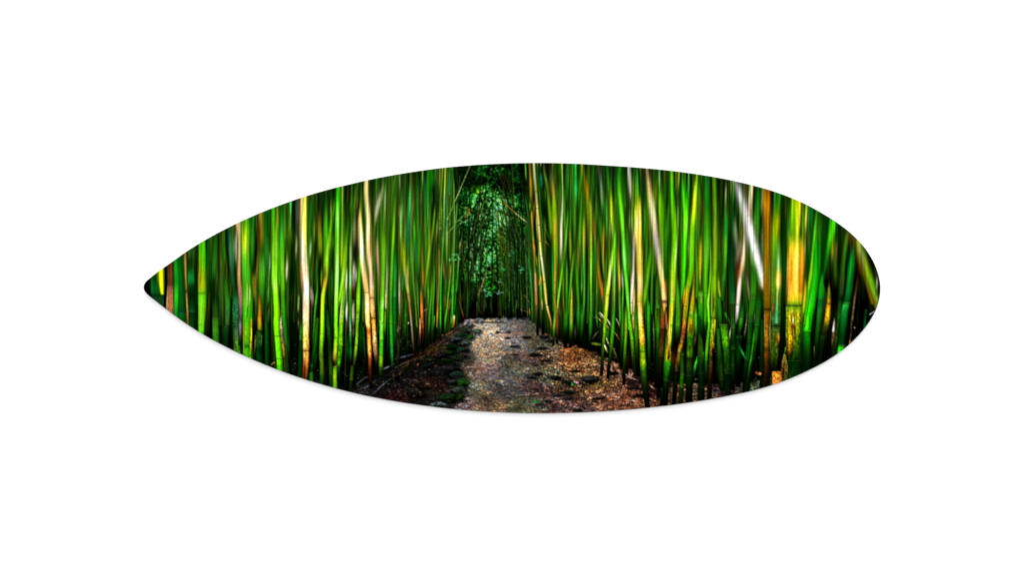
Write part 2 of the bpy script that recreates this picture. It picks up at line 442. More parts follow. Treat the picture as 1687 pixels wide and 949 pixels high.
# fallen leaves and needles lying about
for i in range(900):
    x = rng.uniform(640, 1100); y = rng.uniform(540, 682)
    if y < np.interp(x, gx, gy) + 4: continue
    L_ = rng.uniform(1.5, 6) * (y - 500) / 130
    a = rng.normal(0, .45)
    if x < 765: cc = ['532', '743', '964', '411', '000', 'a87', '333', '100'][rng.integers(8)]
    elif x < 870 and rng.random() < .5: continue
    elif x > 900: cc = ['a52', 'c73', '842', 'd96', '621', '000', 'ba8', '110', '731'][rng.integers(9)]
    else: cc = ['a86', 'cb9', '864', '322', '111', 'b73', '556', '778', '211'][rng.integers(9)]
    stroke([(x, y), (x + L_ * math.cos(a), y + L_ * .6 * math.sin(a))], rng.uniform(.5, 1.3), cc, soft=.45, alpha=rng.uniform(.4, .85))

# ---- stones, roots and fallen canes of the two banks
def rock(x, y, rx, ry, top, side, moss=None, seed=0, al=.96):
    r_ = np.random.default_rng(seed + int(x * 7 + y))
    if x > 800: rx *= .98; ry *= .95; al *= .93
    U, V = (GX - x) / rx, (GY - y) / ry
    nf = 8
    R = np.full(GX.shape, -9.0); lit = np.zeros(GX.shape)
    for q in range(nf):
        f_ = 2 * math.pi * (q + r_.uniform(-.3, .3)) / nf
        d_ = (U * math.cos(f_) + V * math.sin(f_)) / r_.uniform(.72, 1.0)
        sel = d_ > R
        R = np.where(sel, d_, R); lit = np.where(sel, .42 - .5 * math.sin(f_) - .12 * math.cos(f_) + r_.uniform(-.12, .12), lit)
    under = (1 - sstep(.85, 1.3, np.hypot(U / 1.05, V - .3))) * .5
    C[:] = C * (1 - (.75 * under))[..., None]
    m = (1 - sstep(.9, 1.04, R + .04 * g2)) * al
    up_ = np.clip(lit + .12 * g2 + .1 * g3, 0, 1)
    c = np.array(hexc(side)[:3]) + (np.array(hexc(top)[:3]) - np.array(hexc(side)[:3])) * up_[..., None]
    c = c * (1 + .16 * g1 + .16 * g2)[..., None]
    if moss:
        k_ = np.clip(lit + .3 * g3 + .25 * g2, 0, .9)[..., None]
        c = c + k_ * (np.array(hexc(moss)[:3]) * (1 + .3 * g1)[..., None] - c)
    C[:] = C + m[..., None] * (np.clip(c, 0, 1) - C)

band = blob(752, 575, 26, 22) + blob(742, 610, 24, 16) + blob(755, 640, 18, 18) + blob(735, 662, 26, 9) + blob(768, 548, 14, 8)
band = np.clip(band * (GX < 778 + 2 * g3) * GM, 0, 1) * .8
bc_ = np.array(hexc('222')[:3]) * (1 + .35 * g1 + .4 * g2 + .5 * g3)[..., None]
bc_ = bc_ + np.clip(.5 * noise(5, 2) - .2, 0, .8)[..., None] * (np.array([.05, .2, .04]) * (1 + .4 * g1)[..., None] - bc_)
C += band[..., None] * (np.clip(bc_, 0, 1) - C)
for a_ in ((790, 530, 9, 3, '888', '333'), (787, 546, 8, 5, '687', '222', '465'), (776, 536, 7, 4, '566', '222'), (770, 545, 8, 5, '455', '111'), (762, 552, 9, 5, '344', '010', '132'), (775, 556, 7, 5, '455', '111', '151'),
           (752, 560, 10, 5, '455', '000'), (767, 566, 8, 5, '566', '110'), (745, 572, 12, 6, '233', '000', '020'), (761, 577, 11, 5, '344', '000', '142'), (738, 583, 13, 6, '233', '000', '130'), (725, 586, 10, 5, '223', '000'),
           (766, 586, 7, 5, '544', '000'), (750, 591, 12, 6, '233', '000', '131'), (735, 596, 14, 5, '122', '000', '020'), (706, 594, 14, 6, '132', '000', '021'), (703, 603, 12, 4, '122', '000'),
           (744, 609, 17, 8, '222', '000'), (754, 618, 14, 7, '465', '111', '132'), (748, 630, 16, 5, '333', '000'),
           (764, 632, 12, 9, '353', '010', '151'), (756, 643, 13, 7, '666', '111', '343'), (740, 656, 23, 9, '243', '000', '131'), (722, 668, 20, 6, '677', '111'), (758, 655, 9, 7, '132', '000', '130'),
           (690, 652, 14, 5, '111', '000'), (700, 640, 12, 3, '100', '000'),
           (820, 547, 4, 2.2, '222', '000'), (838, 547, 4, 2, '333', '111'), (849, 571, 9, 3, '333', '112'), (868, 556, 8, 3, '222', '000'), (893, 574, 13, 3, '333', '000'), (883, 585, 13, 4, '222', '000'),
           (900, 594, 11, 2.5, '222', '000'), (849, 585, 6, 1.6, '222', '000'), (882, 602, 5, 2, '333', '000'), (897, 555, 8, 4, '333', '000'), (906, 562, 6, 3, '222', '000'), (836, 557, 6, 2, '333', '000'),
           (886, 616, 9, 3.4, '222', '000'), (915, 623, 12, 5, '222', '000'), (876, 622, 8, 2.4, '222', '000'), (935, 630, 12, 4.5, '222', '000'), (882, 641, 5, 2, '222', '000'), (973, 626, 19, 9, '333', '000'), (948, 612, 10, 2.5, '111', '000'),
           (937, 647, 14, 4, '122', '000'), (920, 651, 10, 3.4, '333', '001'), (935, 657, 10, 3.4, '333', '001'), (903, 661, 8, 3, '333', '112'), (985, 657, 12, 2.4, '110', '000'), (955, 630, 5, 3, '544', '111'),
           (1045, 640, 14, 3, '222', '000'), (1060, 652, 18, 4, '111', '000'), (952, 676, 8, 4, '222', '000'), (890, 666, 7, 2.5, '333', '111'), (1068, 624, 16, 6, '100', '000'), (1010, 615, 9, 4, '110', '000'), (815, 531, 22, 1.2, '333', '111')):
    rock(*a_)
stroke([(877, 663), (884, 661), (888, 662)], [1.5, 4, 2], '173')
stroke([(942, 630), (943, 634)], [1, 3.5], '1a4'); stroke([(946, 629), (952, 631)], [2, 3], 'c9a')
stroke([(850, 651.5), (871, 650.5)], 1.1, '998'); stroke([(792, 642), (803, 646), (812, 647)], [1, 2, 1], ['c64', 'c85', 'a75'])
for p, w_, c in (([(619, 653), (628, 640), (640, 630), (655, 622), (675, 604), (690, 592)], [9, 10, 9, 8, 8, 6], ['111', '222', '110', '000', '110', '110']),
                 ([(618, 648), (628, 638), (640, 628)], [1.4, 1.6, 1], ['556', '666', '222']), ([(640, 627), (660, 615), (690, 589)], [1, 1.4, 1.2], ['431', '532', '532']),
                 ([(610, 652), (625, 641), (634, 632)], [3, 3.5, 3], ['222', '445', '222']),
                 ([(655, 610), (668, 603), (680, 599), (690, 591), (702, 585), (710, 577), (719, 572), (727, 563), (738, 558), (745, 551), (757, 546)], [1.2, 2.2, 1.5, 2.2, 1.8, 2.4, 1.5, 2, 1.3, 1.7, 1], ['221', '541', '331', '652', '331', '541', '431', '853', '421', '642', '321']),
                 ([(650, 606), (667, 598), (690, 588)], [2, 2.6, 2], ['443', '543', '321']), ([(650, 592), (665, 588), (680, 584)], [1.6, 2.4, 1.5], ['445', '667', '445']),
                 ([(720, 553), (735, 552), (748, 544)], [1.4, 2, 1.6], ['532', '964', '643']), ([(758, 541), (768, 536), (774, 528)], [2, 2.6, 2], ['222', '333', '333']),
                 ([(588, 633), (602, 622), (615, 620)], [2, 2.4, 1.6], ['667', '445', '222']), ([(600, 640), (622, 626)], [1.4, 1], ['778', '333']),
                 ([(632, 608), (650, 600)], [2, 1.4], ['99a', '667']), ([(652, 546), (659, 541)], [1.2, 2], ['a85', 'dc9']), ([(669, 536), (673, 532)], [1.5, 2.2], ['a86', 'ed9']),
                 ([(698, 513), (703, 509)], [.8, 1.4], ['776', 'ca8']), ([(681, 525), (692, 518)], [.7, .9], '554'), ([(655, 600), (657, 575), (655, 558)], [1.6, 1.6, 1.6], ['221', '655', '432'])):
    stroke(p, w_, c, soft=.5)
stroke([(619, 653), (628, 641), (640, 631), (655, 622), (664, 613), (675, 604), (690, 593)], [8, 10, 9, 9, 8, 7, 5], ['111', '111', '010', '000', '110', '010', '010'], soft=.8)
stroke([(617, 648), (627, 637), (640, 627), (655, 618), (672, 603)], [1, 1.8, 1.2, 1, .8], ['445', '778', '444', '333', '332'], soft=.6)
for i in range(330):
    x = rng.uniform(622, 764); y = rng.uniform(560, 672)
    if y < np.interp(x, gx, gy) + 6 or (x > 728 - .25 * (y - 600) and rng.random() < .93): continue
    a = rng.normal(-.15, .5); L_ = rng.uniform(1, 4)
    stroke([(x, y), (x + L_ * math.cos(a), y + L_ * .6 * math.sin(a))], rng.uniform(.5, 1.3), ['853', 'a64', '643', 'b97', '521', '776', '000', '000', '422', 'c85'][rng.integers(10)], soft=.4, alpha=rng.uniform(.4, .85))
for i in range(70):                            # twigs and dead leaves along the left bank
    t_ = rng.random(); x = 640 + 125 * t_ + rng.normal(0, 6); y = 622 - 84 * t_ + rng.normal(0, 7)
    a = rng.normal(-.55, .5); L_ = rng.uniform(2, 12)
    stroke([(x, y), (x + L_ * .5 * math.cos(a), y + L_ * .5 * math.sin(a) + rng.normal(0, .8)), (x + L_ * math.cos(a), y + L_ * math.sin(a))], [.6, rng.uniform(.8, 2), .6],
           ['000', '111', '321', '532', '743', '000', '222', '555', '110', '120'][rng.integers(10)], soft=.5, alpha=rng.uniform(.5, .9))
for x, y, rx, ry, n_ in ((485, 594, 4, 12, 40), (524, 620, 3, 10, 34), (585, 640, 12, 5, 30), (655, 563, 4, 12, 40), (668, 566, 14, 8, 50), (585, 560, 3, 8, 14), (600, 615, 6, 14, 24), (590, 610, 3, 12, 14),
                         (1075, 560, 2, 40, 60), (1105, 640, 5, 12, 70), (1146, 640, 4, 14, 70), (1175, 646, 6, 8, 50), (1213, 640, 5, 9, 40), (1225, 618, 3, 16, 40), (1252, 598, 3, 14, 50), (1246, 635, 5, 8, 50), (1083, 655, 3, 8, 25),
                         (1180, 580, 1.5, 8, 14), (1070, 600, 1.6, 26, 30), (1011, 600, 3, 26, 26), (985, 545, 4, 12, 20), (1050, 625, 8, 10, 50), (640, 640, 16, 7, 60), (1128, 650, 2, 8, 20)):
    for i in range(int(n_ * .7)):
        xx, yy_ = rng.normal(x, rx), rng.normal(y, ry)
        a = rng.uniform(-.6, .6); L_ = rng.uniform(.8, 3)
        stroke([(xx, yy_), (xx + L_ * math.cos(a), yy_ + L_ * math.sin(a))], rng.uniform(.6, 1.3), ['998', '665', 'ba9', '532', '853', '112', '778', '242', '443'][rng.integers(9)], alpha=.6)

# fine stalks crowding the gaps
FINE = ['5a1', '8b2', '3a1', 'aa3', '281', '161', '471', '692', '381', 'a94', '572', '3a2', '251']
for i in range(420):
    x = rng.uniform(300, 1250)
    if i % 3: x = rng.choice([rng.uniform(600, 752), rng.uniform(880, 1240)])
    if 748 < x < 878: continue
    w = rng.uniform(.8, 3)
    lean = rng.normal(0, .03) + (.04 if x < 800 else -.04) * rng.uniform(-.4, 1)
    ya = rng.uniform(255, 420); yb = ya + rng.uniform(70, 260)
    yb = min(yb, np.interp(x, gx, gy) + 6)
    col = np.array(hexc(FINE[rng.integers(len(FINE))])[:3]) * rng.uniform(.55, 1.0)
    Q = [[ya, *col, 0.0], [ya + 25, *col, .75], [(ya + yb) / 2, *(col * rng.uniform(.7, 1.15)), .8], [yb - 25, *(col * .5), .7], [yb, *(col * .15), .2]]
    stalk([(x, ya, w), (x - lean * (yb - ya) * .5 + rng.normal(0, .5), (ya + yb) / 2, w), (x - lean * (yb - ya), yb, w)], Q, soft=.7, prof=.3)
STALKS = r'''
@230 360
80 560 110, 80 860 110 ; 000,000 ; p=0
170 560 110, 180 850 110 ; 560 021, 680 041, 780 062, 853 042 ; p=.2
235 540 66, 240 700 58, 258 850 44 ; 540 ad0, 620 ee0, 700 ff1, 800 ee0, 850 df1, 860 bb00 ; p=.2
200 620 20, 215 760 14 ; 600 580, 700 791, 800 3400
272 550 16, 275 860 14 ; 550 3a0, 700 6b0, 870 280
210 858 140, 260 1000 150 ; 858 031, 900 142, 1050 031 ; p=.2 k=.1
290 520 26, 290 760 30, 282 950 26, 278 1080 26 ; 000,000 ; p=0
340 470 72, 345 735 62, 342 760 64, 335 950 75, 350 1090 85 ; 470 521, 540 631, 640 742, 720 531, 735 310, 750 853, 850 a64, 950 b74, 1090 964 ; n=727 k=.25 p=.3
318 760 10, 306 950 10, 305 1080 10 ; 975,cb7,ba6
370 760 10, 370 950 10, 385 1080 12 ; 975,ca6,b84
378 500 8, 378 950 8 ; 010,010
430 400 110, 440 700 120, 440 950 130, 450 1140 140 ; 400 041, 600 051, 800 052, 950 051, 1058 042, 1062 062, 1150 051 ; n=1058 p=.25
405 430 45, 412 700 50, 410 880 50, 408 1060 46 ; 420 061, 560 0a2, 700 082, 800 2b2, 880 1c2, 950 1b2, 1060 082 ; s=1.8
500 420 24, 500 900 24 ; 030,041
508 380 34, 515 600 26, 522 820 18, 530 950 22, 545 1190 26 ; 380 963, 470 b94, 600 b94, 780 973, 815 531, 850 974, 960 a83, 1190 751 ; d=820
575 300 80, 575 480 80 ; 330 252, 390 272, 430 131, 480 000
580 490 84, 580 740 84 ; 500 020, 570 041, 620 073, 690 083, 742 052 ; n=743
585 748 86, 590 1170 86 ; 748 031, 860 020, 960 031, 1040 052, 1050 031, 1170 041 ; n=1040
640 300 40, 630 600 36, 636 900 36, 640 1250 36 ; 020,010,020,010 ; p=0
700 230 80, 705 500 80, 700 660 85, 700 820 92, 700 1000 88, 688 1330 74 ; 230 3a1, 350 4c1, 500 5c1, 620 8b1, 700 9b1, 770 ab1, 810 7b1, 850 5c1, 920 6d2, 1050 7c2, 1200 6c2, 1330 4a1 ; d=832 n=838
720 250 26, 724 400 28, 724 560 26 ; 250 3c1, 380 3f1, 500 3e1, 640 6c00
675 300 16, 676 560 16, 668 680 30, 664 800 24 ; 491,6a1,a90,a80,5710
690 860 24, 690 1000 24, 680 1250 20 ; 8e20,7e2,8e3,5b10
765 230 30, 768 500 30, 765 820 26 ; 051,061,040
845 190 50, 842 400 60, 832 560 55, 825 690 60 ; 190 051, 300 161, 420 171, 520 272, 600 161, 690 041 ; n=688
815 692 78, 830 1000 78 ; 692 031, 800 020, 1000 020
850 850 66, 850 1114 78, 855 1420 84 ; 850 0200, 980 141, 1114 251, 1122 371, 1250 382, 1420 271 ; n=1116
872 450 12, 870 640 14, 880 800 14 ; 2510,372,5610
905 280 22, 912 420 20, 908 600 18 ; 161,252,471,1310
915 500 14, 905 640 14 ; 481,541,2310
945 180 16, 955 380 22, 965 560 26 ; 381,171,282,0410
960 620 40, 968 780 55, 985 950 58, 980 1190 56 ; 600 0410, 700 161, 820 271, 950 282, 1100 373, 1190 362 ; n=1185
968 1192 70, 960 1420 74 ; 252,041,131
960 240 20, 985 420 26, 1010 600 26, 1030 800 24 ; 010,010,010,0100 ; p=0
1008 120 60, 1022 330 60, 1035 580 55, 1050 760 40 ; 120 152, 240 164, 330 385, 440 374, 540 264, 680 163, 800 0420
1060 800 60, 1068 930 70, 1075 1250 84, 1090 1520 80 ; 780 0310, 900 162, 1000 274, 1120 384, 1250 262, 1330 573, 1420 674, 1520 382 ; n=1250 k=.3
1025 900 20, 1030 1250 20, 1036 1500 20 ; 010,020,010
905 1200 18, 900 1450 20 ; 010,010

@380 310
30 420 45, 28 560 44, 28 800 40, 20 1000 36 ; 262,373,264,131
60 1120 50, 65 1350 55, 60 1530 54, 70 1700 66, 90 1850 70 ; 1080 1310, 1250 274, 1400 274, 1530 263, 1600 475, 1750 482, 1850 371 ; n=1530 k=.25
40 390 25, 42 550 20, 38 640 16 ; 630,420,310,2100
62 480 16, 60 560 34, 56 680 46, 62 800 38, 66 900 20 ; 470 dc90, 540 ccb, 640 dcb, 720 bb9, 800 886, 900 4530 ; s=1.5
85 380 66, 92 480 50, 98 560 36 ; eb7,fda,c95
98 500 36, 100 700 28, 97 880 40, 95 1000 42, 104 1100 48, 114 1250 50, 116 1380 44, 110 1450 38, 110 1530 38, 108 1760 42 ; 500 b95, 600 cb7, 700 db9, 850 b85, 960 c96, 1060 b84, 1160 a76, 1300 865, 1400 655, 1460 443, 1500 666, 1535 878, 1640 765, 1760 374 ; n=1530 k=.2
165 340 92, 165 600 92, 165 800 98, 180 1000 110, 190 1250 114, 190 1550 112, 192 1740 112, 200 1920 112 ; 340 391, 430 5a1, 500 8c1, 560 9d1, 640 ad2, 720 7c2, 800 4b2, 950 3a2, 1100 391, 1250 5b2, 1400 3b1, 1500 4b1, 1600 6b1, 1720 5a1, 1745 2a2, 1765 191, 1820 4b1, 1920 291 ; n=1740 d=1770
160 460 34, 160 620 44, 158 740 36 ; 460 be20, 550 ef2, 630 ef4, 690 ce3, 760 7c20 ; s=2
165 720 26, 168 900 22 ; 9d30,4c2,3b20
184 1040 10, 186 1200 14, 178 1420 18 ; 1040 bd80, 1120 be8, 1200 ae8, 1320 8d6, 1460 5c30
215 1060 12, 216 1180 16, 210 1330 16 ; ce60,ce8,ae7,6c30
172 1300 36, 168 1480 30 ; 4c10,3c2,4c3,3b10
232 1430 16, 230 1650 22, 220 1850 26 ; 1430 ba10, 1500 ca2, 1560 ba1, 1640 ed3, 1700 cb2, 1780 bb2, 1850 7b2 ; k=.2
150 1480 10, 148 1850 12 ; a810,b91,8b1,7b1
205 320 28, 210 480 26, 216 700 26 ; 151,5a1,3a1,160
240 320 60, 245 500 60, 245 700 60, 245 900 50 ; 051,161,272,161,040
258 310 12, 258 420 12 ; 3a3,2a3,1510
318 275 14, 317 330 16, 316 400 6 ; 275 ddb, 310 bc8, 340 9a6, 400 4620
350 270 66, 346 450 66, 345 560 70, 343 660 66, 345 740 40 ; 270 991, 350 981, 430 a81, 520 b91, 600 a80, 680 6710, 740 3710
326 330 26, 322 480 28, 318 620 26, 320 700 20 ; 6300,842,730,641,3200
374 260 24, 368 420 18, 362 600 16 ; aa2,cc2,ab1,7910
345 690 72, 352 900 78, 348 1050 76, 345 1250 58, 345 1420 40 ; 680 3900, 760 381, 850 4a3, 950 4b2, 1080 391, 1200 272, 1300 160, 1420 050
392 400 22, 388 640 22 ; 271,7b3,6a2,2810
397 1000 26, 405 1150 26 ; 040,151,040
300 430 26, 285 700 34, 268 900 34, 262 980 26 ; 010,000,010,0100 ; p=0
302 740 14, 297 900 22, 288 1040 26, 278 1180 18 ; 741,752,862,751,5410
262 920 50, 262 1060 54, 268 1200 50, 285 1320 40 ; 920 5510, 1000 671, 1080 761, 1180 671, 1330 4510
318 1180 24, 325 1320 36, 325 1450 50, 328 1590 58 ; 1160 8610, 1240 950, 1320 a71, 1400 b71, 1480 c91, 1530 a91, 1590 671 ; n=1594
318 1596 76, 320 1800 80, 320 1980 80 ; 1596 141, 1650 262, 1740 152, 1820 041, 1980 041 ; k=.2
346 1640 14, 342 1740 12, 340 1850 14 ; 592,7a4,251
278 1640 12, 275 1740 14, 262 1890 10 ; 751,a84,752,421
255 1400 22, 255 1650 24 ; 040,020
400 265 60, 395 480 56, 408 700 60, 412 900 50 ; 051,061,172,282,051
442 670 8, 438 780 18, 437 860 18, 430 980 14, 420 1100 10 ; 670 8a80, 760 9b9, 830 adc, 900 8b8, 990 6a5, 1100 4a30
428 1000 18, 425 1200 22, 420 1400 24 ; 4a30,4a3,281,0400
395 1150 46, 400 1350 46, 405 1600 54, 410 1950 60 ; 0410,131,151,051,041
438 1250 16, 425 1420 20, 415 1600 20 ; 5410,462,272,0500
478 220 56, 480 330 58, 490 450 62, 498 560 68, 497 680 76, 497 800 76, 493 900 72, 490 1000 72, 496 1100 66, 505 1200 66, 512 1300 70, 518 1400 72, 515 1500 80, 518 1600 86, 530 1750 92, 540 1900 88, 548 2060 84 ; 220 2a2, 300 3c2, 380 3b1, 480 6d1, 560 6d2, 640 8e3, 720 7e2, 800 7d1, 900 8f3, 1000 8f2, 1080 af5, 1140 9f4, 1200 7e1, 1400 7e0, 1600 6e0, 1900 6e1, 1960 5d0, 2060 3b0 ; d=1655 n=1895
494 640 16, 492 820 16 ; 9f70,cf8,9e60
490 960 22, 490 1100 24, 498 1180 20 ; 9f40,af5,cf7,9f30
470 1500 26, 478 1700 30, 492 1900 36, 500 2050 40 ; 2400,240,240,330
520 205 26, 523 330 30, 520 430 32, 528 560 24 ; 205 671, 260 881, 340 a90, 430 8a1, 560 5a10
540 560 22, 548 760 26, 545 1000 30, 545 1200 26 ; 4b10,4b1,3a1,4b1,2900
572 190 50, 575 400 44, 570 550 50, 575 700 48, 580 900 50, 585 1000 52, 585 1200 46, 595 1400 50, 610 1600 58, 622 1800 62, 628 2060 62 ; 190 051, 280 071, 380 192, 480 2b3, 600 3c3, 700 3b1, 800 5b2, 900 6c2, 1000 4b2, 1080 5b1, 1200 391, 1350 291, 1500 181, 1700 272, 1800 151, 2060 041
612 240 18, 608 400 18, 603 560 14 ; 061,172,693,4810
622 440 14, 615 600 18 ; 4720,593,4820
670 140 22, 672 250 20, 668 350 14, 662 480 14, 660 580 8 ; 140 2c6, 190 3e7, 250 4c6, 300 292, 400 6a5, 450 8b6, 520 5830, 580 2500
636 750 10, 632 840 28, 627 930 28, 625 990 20, 624 1080 6 ; 750 8a60, 820 bc8, 880 edb, 960 eca, 1010 cba, 1050 8750, 1080 2520
690 600 50, 690 800 60, 680 1000 50, 670 1200 40 ; 010,020,010,020 ; p=0
625 560 26, 640 700 30 ; 0300,020,0300
705 140 30, 700 300 40, 700 480 40 ; 020,010,020
752 105 36, 748 250 38, 748 400 32, 755 560 26 ; 105 333, 190 555, 320 565, 430 444, 520 232, 600 1200
742 490 14, 738 620 26, 730 740 18, 720 820 6 ; 490 2410, 560 7a5, 630 9b7, 700 ca8, 750 a86, 820 5530
770 180 14, 762 480 14 ; 330,540,4300
765 1150 16, 758 1300 20, 752 1420 12 ; 2310,8a5,7a5,996,3400
758 1430 18, 758 1550 16, 755 1650 10 ; 3300,875,654,3300
765 800 22, 770 950 24, 782 1200 30 ; 5410,541,541,2310
815 90 64, 812 250 68, 808 450 68, 810 600 72, 812 700 76, 818 800 82, 825 900 86, 835 1000 76, 846 1100 64, 843 1200 70, 842 1350 74, 840 1500 72, 838 1650 74, 842 1800 72, 842 1830 66, 842 1950 64, 835 2060 58, 825 2170 54 ; 90 fe8, 250 fe9, 450 fe8, 550 feb, 700 fea, 850 fea, 950 fdb, 1040 ffd, 1120 fff, 1180 ffe, 1260 fec, 1350 fda, 1450 ffb, 1600 fe8, 1700 fd6, 1790 eb6, 1815 b84, 1850 fc6, 1940 d94, 2000 a72, 2080 851, 2170 740 ; d=1816 n=2105 p=.28 k=.1
838 95 22, 836 400 24, 836 600 26, 846 800 24 ; 95 fe4, 400 fd3, 600 fd5, 820 fe60
785 95 12, 778 500 14, 784 900 22, 802 1120 20, 810 1350 10 ; d96,c96,d96,c95,d950
810 500 30, 812 800 34, 824 950 34 ; ffc0,fff,fff,ffe0 ; s=1.6
820 1880 40, 812 2060 40, 806 2170 40 ; b720,931,630
905 160 44, 880 400 40, 868 640 30 ; 051,162,161,0400
925 190 20, 900 420 20 ; 161,051,0300
940 310 20, 935 450 26, 930 620 20 ; 310 3410, 420 5a2, 500 8a3, 560 6a2, 640 2610
906 560 10, 897 650 22, 887 740 18, 872 830 6 ; 560 4a50, 620 add, 680 cec, 740 9b8, 830 2520
985 215 50, 985 350 58, 987 450 62, 1000 600 60, 1005 720 52, 1015 850 44, 1020 950 30 ; 215 3210, 320 541, 430 871, 520 881, 600 8a0, 700 791, 800 4710, 950 2500
1062 205 34, 1060 400 36, 1052 720 30 ; 251,471,3a1,051
1045 300 14, 1035 700 16 ; 161,261,040
890 1060 12, 900 1120 34, 910 1220 46, 916 1320 28, 920 1390 8 ; 1060 4420, 1130 986, 1220 a98, 1290 754, 1390 1110
960 880 20, 968 1000 18, 966 1150 18, 955 1250 26, 940 1400 22, 930 1600 26, 918 1850 26 ; 880 151, 1000 181, 1100 291, 1200 3b2, 1330 291, 1450 282, 1600 271, 1750 161, 1850 040
905 850 20, 900 1000 20, 890 1100 14 ; 2510,282,171,0500
1020 850 20, 1015 1000 26, 1012 1150 16 ; 4710,5a1,782,3600
970 1450 40, 950 1700 50, 925 1900 50, 905 2040 46 ; 251,160,050,040
910 1960 36, 902 2045 34 ; 1940 1a10, 1980 2c2, 2045 1b1 ; n=2045
905 2050 52, 898 2180 56 ; 161,271,161 ; k=.2
1000 1750 26, 990 2050 26 ; 131,010
960 1850 26, 930 2080 24 ; 040,041
790 1480 34, 786 1700 40, 780 1900 50, 772 2140 56 ; 1440 1510, 1560 171, 1690 272, 1705 041, 1900 041, 2140 031 ; n=1692
565 1390 12, 562 1500 26, 570 1620 44, 580 1720 42, 592 1820 30, 598 1920 16, 606 2060 14 ; 1390 4520, 1470 cca, 1550 ba8, 1620 765, 1700 985, 1780 b84, 1850 a74, 1900 742, 2060 531 ; k=.25
690 1500 60, 690 1900 50 ; 010,010 ; p=0
645 1600 22, 650 1950 26 ; 030,151,041
1085 740 34, 1078 850 50, 1070 950 46, 1056 1050 46, 1045 1120 42, 1032 1200 44, 1028 1300 44, 1025 1450 46, 1025 1550 52, 1022 1650 56, 1015 1750 52, 1012 1870 52, 1020 1950 52, 1022 2080 56, 1020 2220 56 ; 740 7b1, 820 ad1, 880 ac1, 950 9b1, 1010 ca1, 1080 da2, 1130 cd2, 1220 be1, 1350 bf2, 1450 af2, 1600 8d1, 1750 6a1, 1870 581, 1960 571, 2080 471, 2090 261, 2220 131 ; n=1615,1870,2083
1065 2080 14, 1062 2200 14 ; 431,221
1060 1300 24, 1075 1700 30, 1065 2000 30 ; 030,010,010

@530 280
45 245 30, 50 450 40, 50 700 50, 42 900 44, 32 1200 40 ; 245 020, 420 151, 560 391, 680 3a1, 800 281, 950 451, 1200 241
45 230 14, 44 300 10 ; 650,3210
105 330 12, 104 430 20, 100 550 14 ; 330 5510, 400 a93, 470 9a3, 580 3710
152 290 14, 132 450 24, 106 600 36, 88 750 42, 76 880 46, 72 935 48 ; 290 2a10, 400 6d1, 500 6d2, 600 5c0, 700 5c1, 800 9d3, 930 ad1
82 780 12, 74 940 14 ; cf40,cf5,ae20
60 900 60, 48 1080 60, 42 1180 56 ; 4a1,6b1,c910
70 940 12, 66 1060 12 ; df4,de3,bd10
125 720 30, 118 900 30 ; 2810,5b1,3a1,1500
185 180 38, 180 350 42, 176 500 46, 173 700 50, 172 900 50, 172 1100 48, 168 1250 46, 165 1400 46, 162 1550 48, 160 1700 50, 165 1850 52, 160 1950 54, 155 2080 54, 155 2190 56, 150 2300 62, 150 2460 62 ; 180 1a2, 260 1b1, 340 1b1, 420 5e3, 520 8f6, 650 6f4, 800 6e3, 900 8e4, 1000 9f6, 1150 af8, 1300 9f7, 1450 9f5, 1550 7e3, 1700 6d1, 1850 7d1, 1870 6c0, 1980 9c1, 2080 bc2, 2160 cb1, 2195 790, 2205 590, 2300 8a1, 2460 480 ; n=1865,2200
160 1960 20, 158 2080 26, 158 2190 32 ; bd20,cd3,ec3,e92
128 1980 12, 126 2180 16 ; a740,c95,831
140 2100 20, 138 2195 20 ; a510,b62,720
232 170 22, 230 350 26, 232 500 28, 230 700 28, 225 850 28, 222 950 26, 220 1050 22, 215 1150 12 ; 170 ab3, 300 7a1, 450 6a0, 600 6b1, 720 7b1, 820 bd1, 900 cd1, 1000 ce2, 1080 9c1, 1160 6b10
255 650 14, 262 760 14 ; 4820,7b2,3910
300 170 20, 290 330 20, 265 420 12 ; 6410,541,561,2500
345 280 20, 300 500 28 ; 1610,6a2,281,0510
302 430 22, 292 650 32, 275 800 38, 268 880 46, 263 950 48, 253 1080 48, 241 1200 48, 226 1320 46, 206 1430 42, 193 1570 30 ; 430 2610, 600 281, 720 4a1, 850 7d1, 950 8d1, 1000 7c1, 1100 9d2, 1250 9e2, 1350 8d1, 1450 6c0, 1570 3900
252 1240 30, 246 1400 46, 236 1500 50, 226 1650 50, 218 1750 52, 214 1850 56, 213 1960 56, 200 2100 52, 190 2190 42, 190 2360 46 ; 1230 4a00, 1350 6c1, 1500 5b1, 1640 8d2, 1720 6c1, 1850 6c1, 1955 7c1, 1970 4a0, 2060 4a0, 2180 3a1, 2195 260, 2360 250 ; n=1965,2190 k=.1
240 1350 8, 216 1550 13, 207 1660 14, 205 1780 10 ; 1340 dd90, 1420 dd9, 1560 fda, 1640 fea, 1700 dd5, 1790 8c20
285 1070 8, 280 1150 18, 275 1250 24, 272 1330 24, 280 1420 22, 283 1500 22, 280 1560 26, 275 1610 28, 282 1690 20, 290 1790 8 ; 1070 9b80, 1140 ceb, 1220 eed, 1300 cb9, 1380 776, 1450 665, 1530 bba, 1590 dcc, 1640 aa9, 1700 655, 1790 2220 ; k=.1
405 125 18, 385 270 26, 355 420 30, 330 560 26 ; 2a2,4a1,391,171,0400
345 590 10, 336 700 20, 329 800 26, 326 900 28, 325 1000 28, 322 1100 24, 322 1250 26, 322 1400 28, 325 1550 32, 320 1700 26, 322 1800 20, 322 1880 32, 325 2060 38, 320 2170 30 ; 590 9d90, 660 8d7, 760 6b2, 850 ad4, 930 cdb, 1000 9c6, 1080 6a3, 1180 8da, 1280 7d8, 1340 3a2, 1480 181, 1600 191, 1680 3a6, 1790 9ca, 1840 3a3, 1950 062, 2050 094, 2100 193, 2170 041 ; n=1800
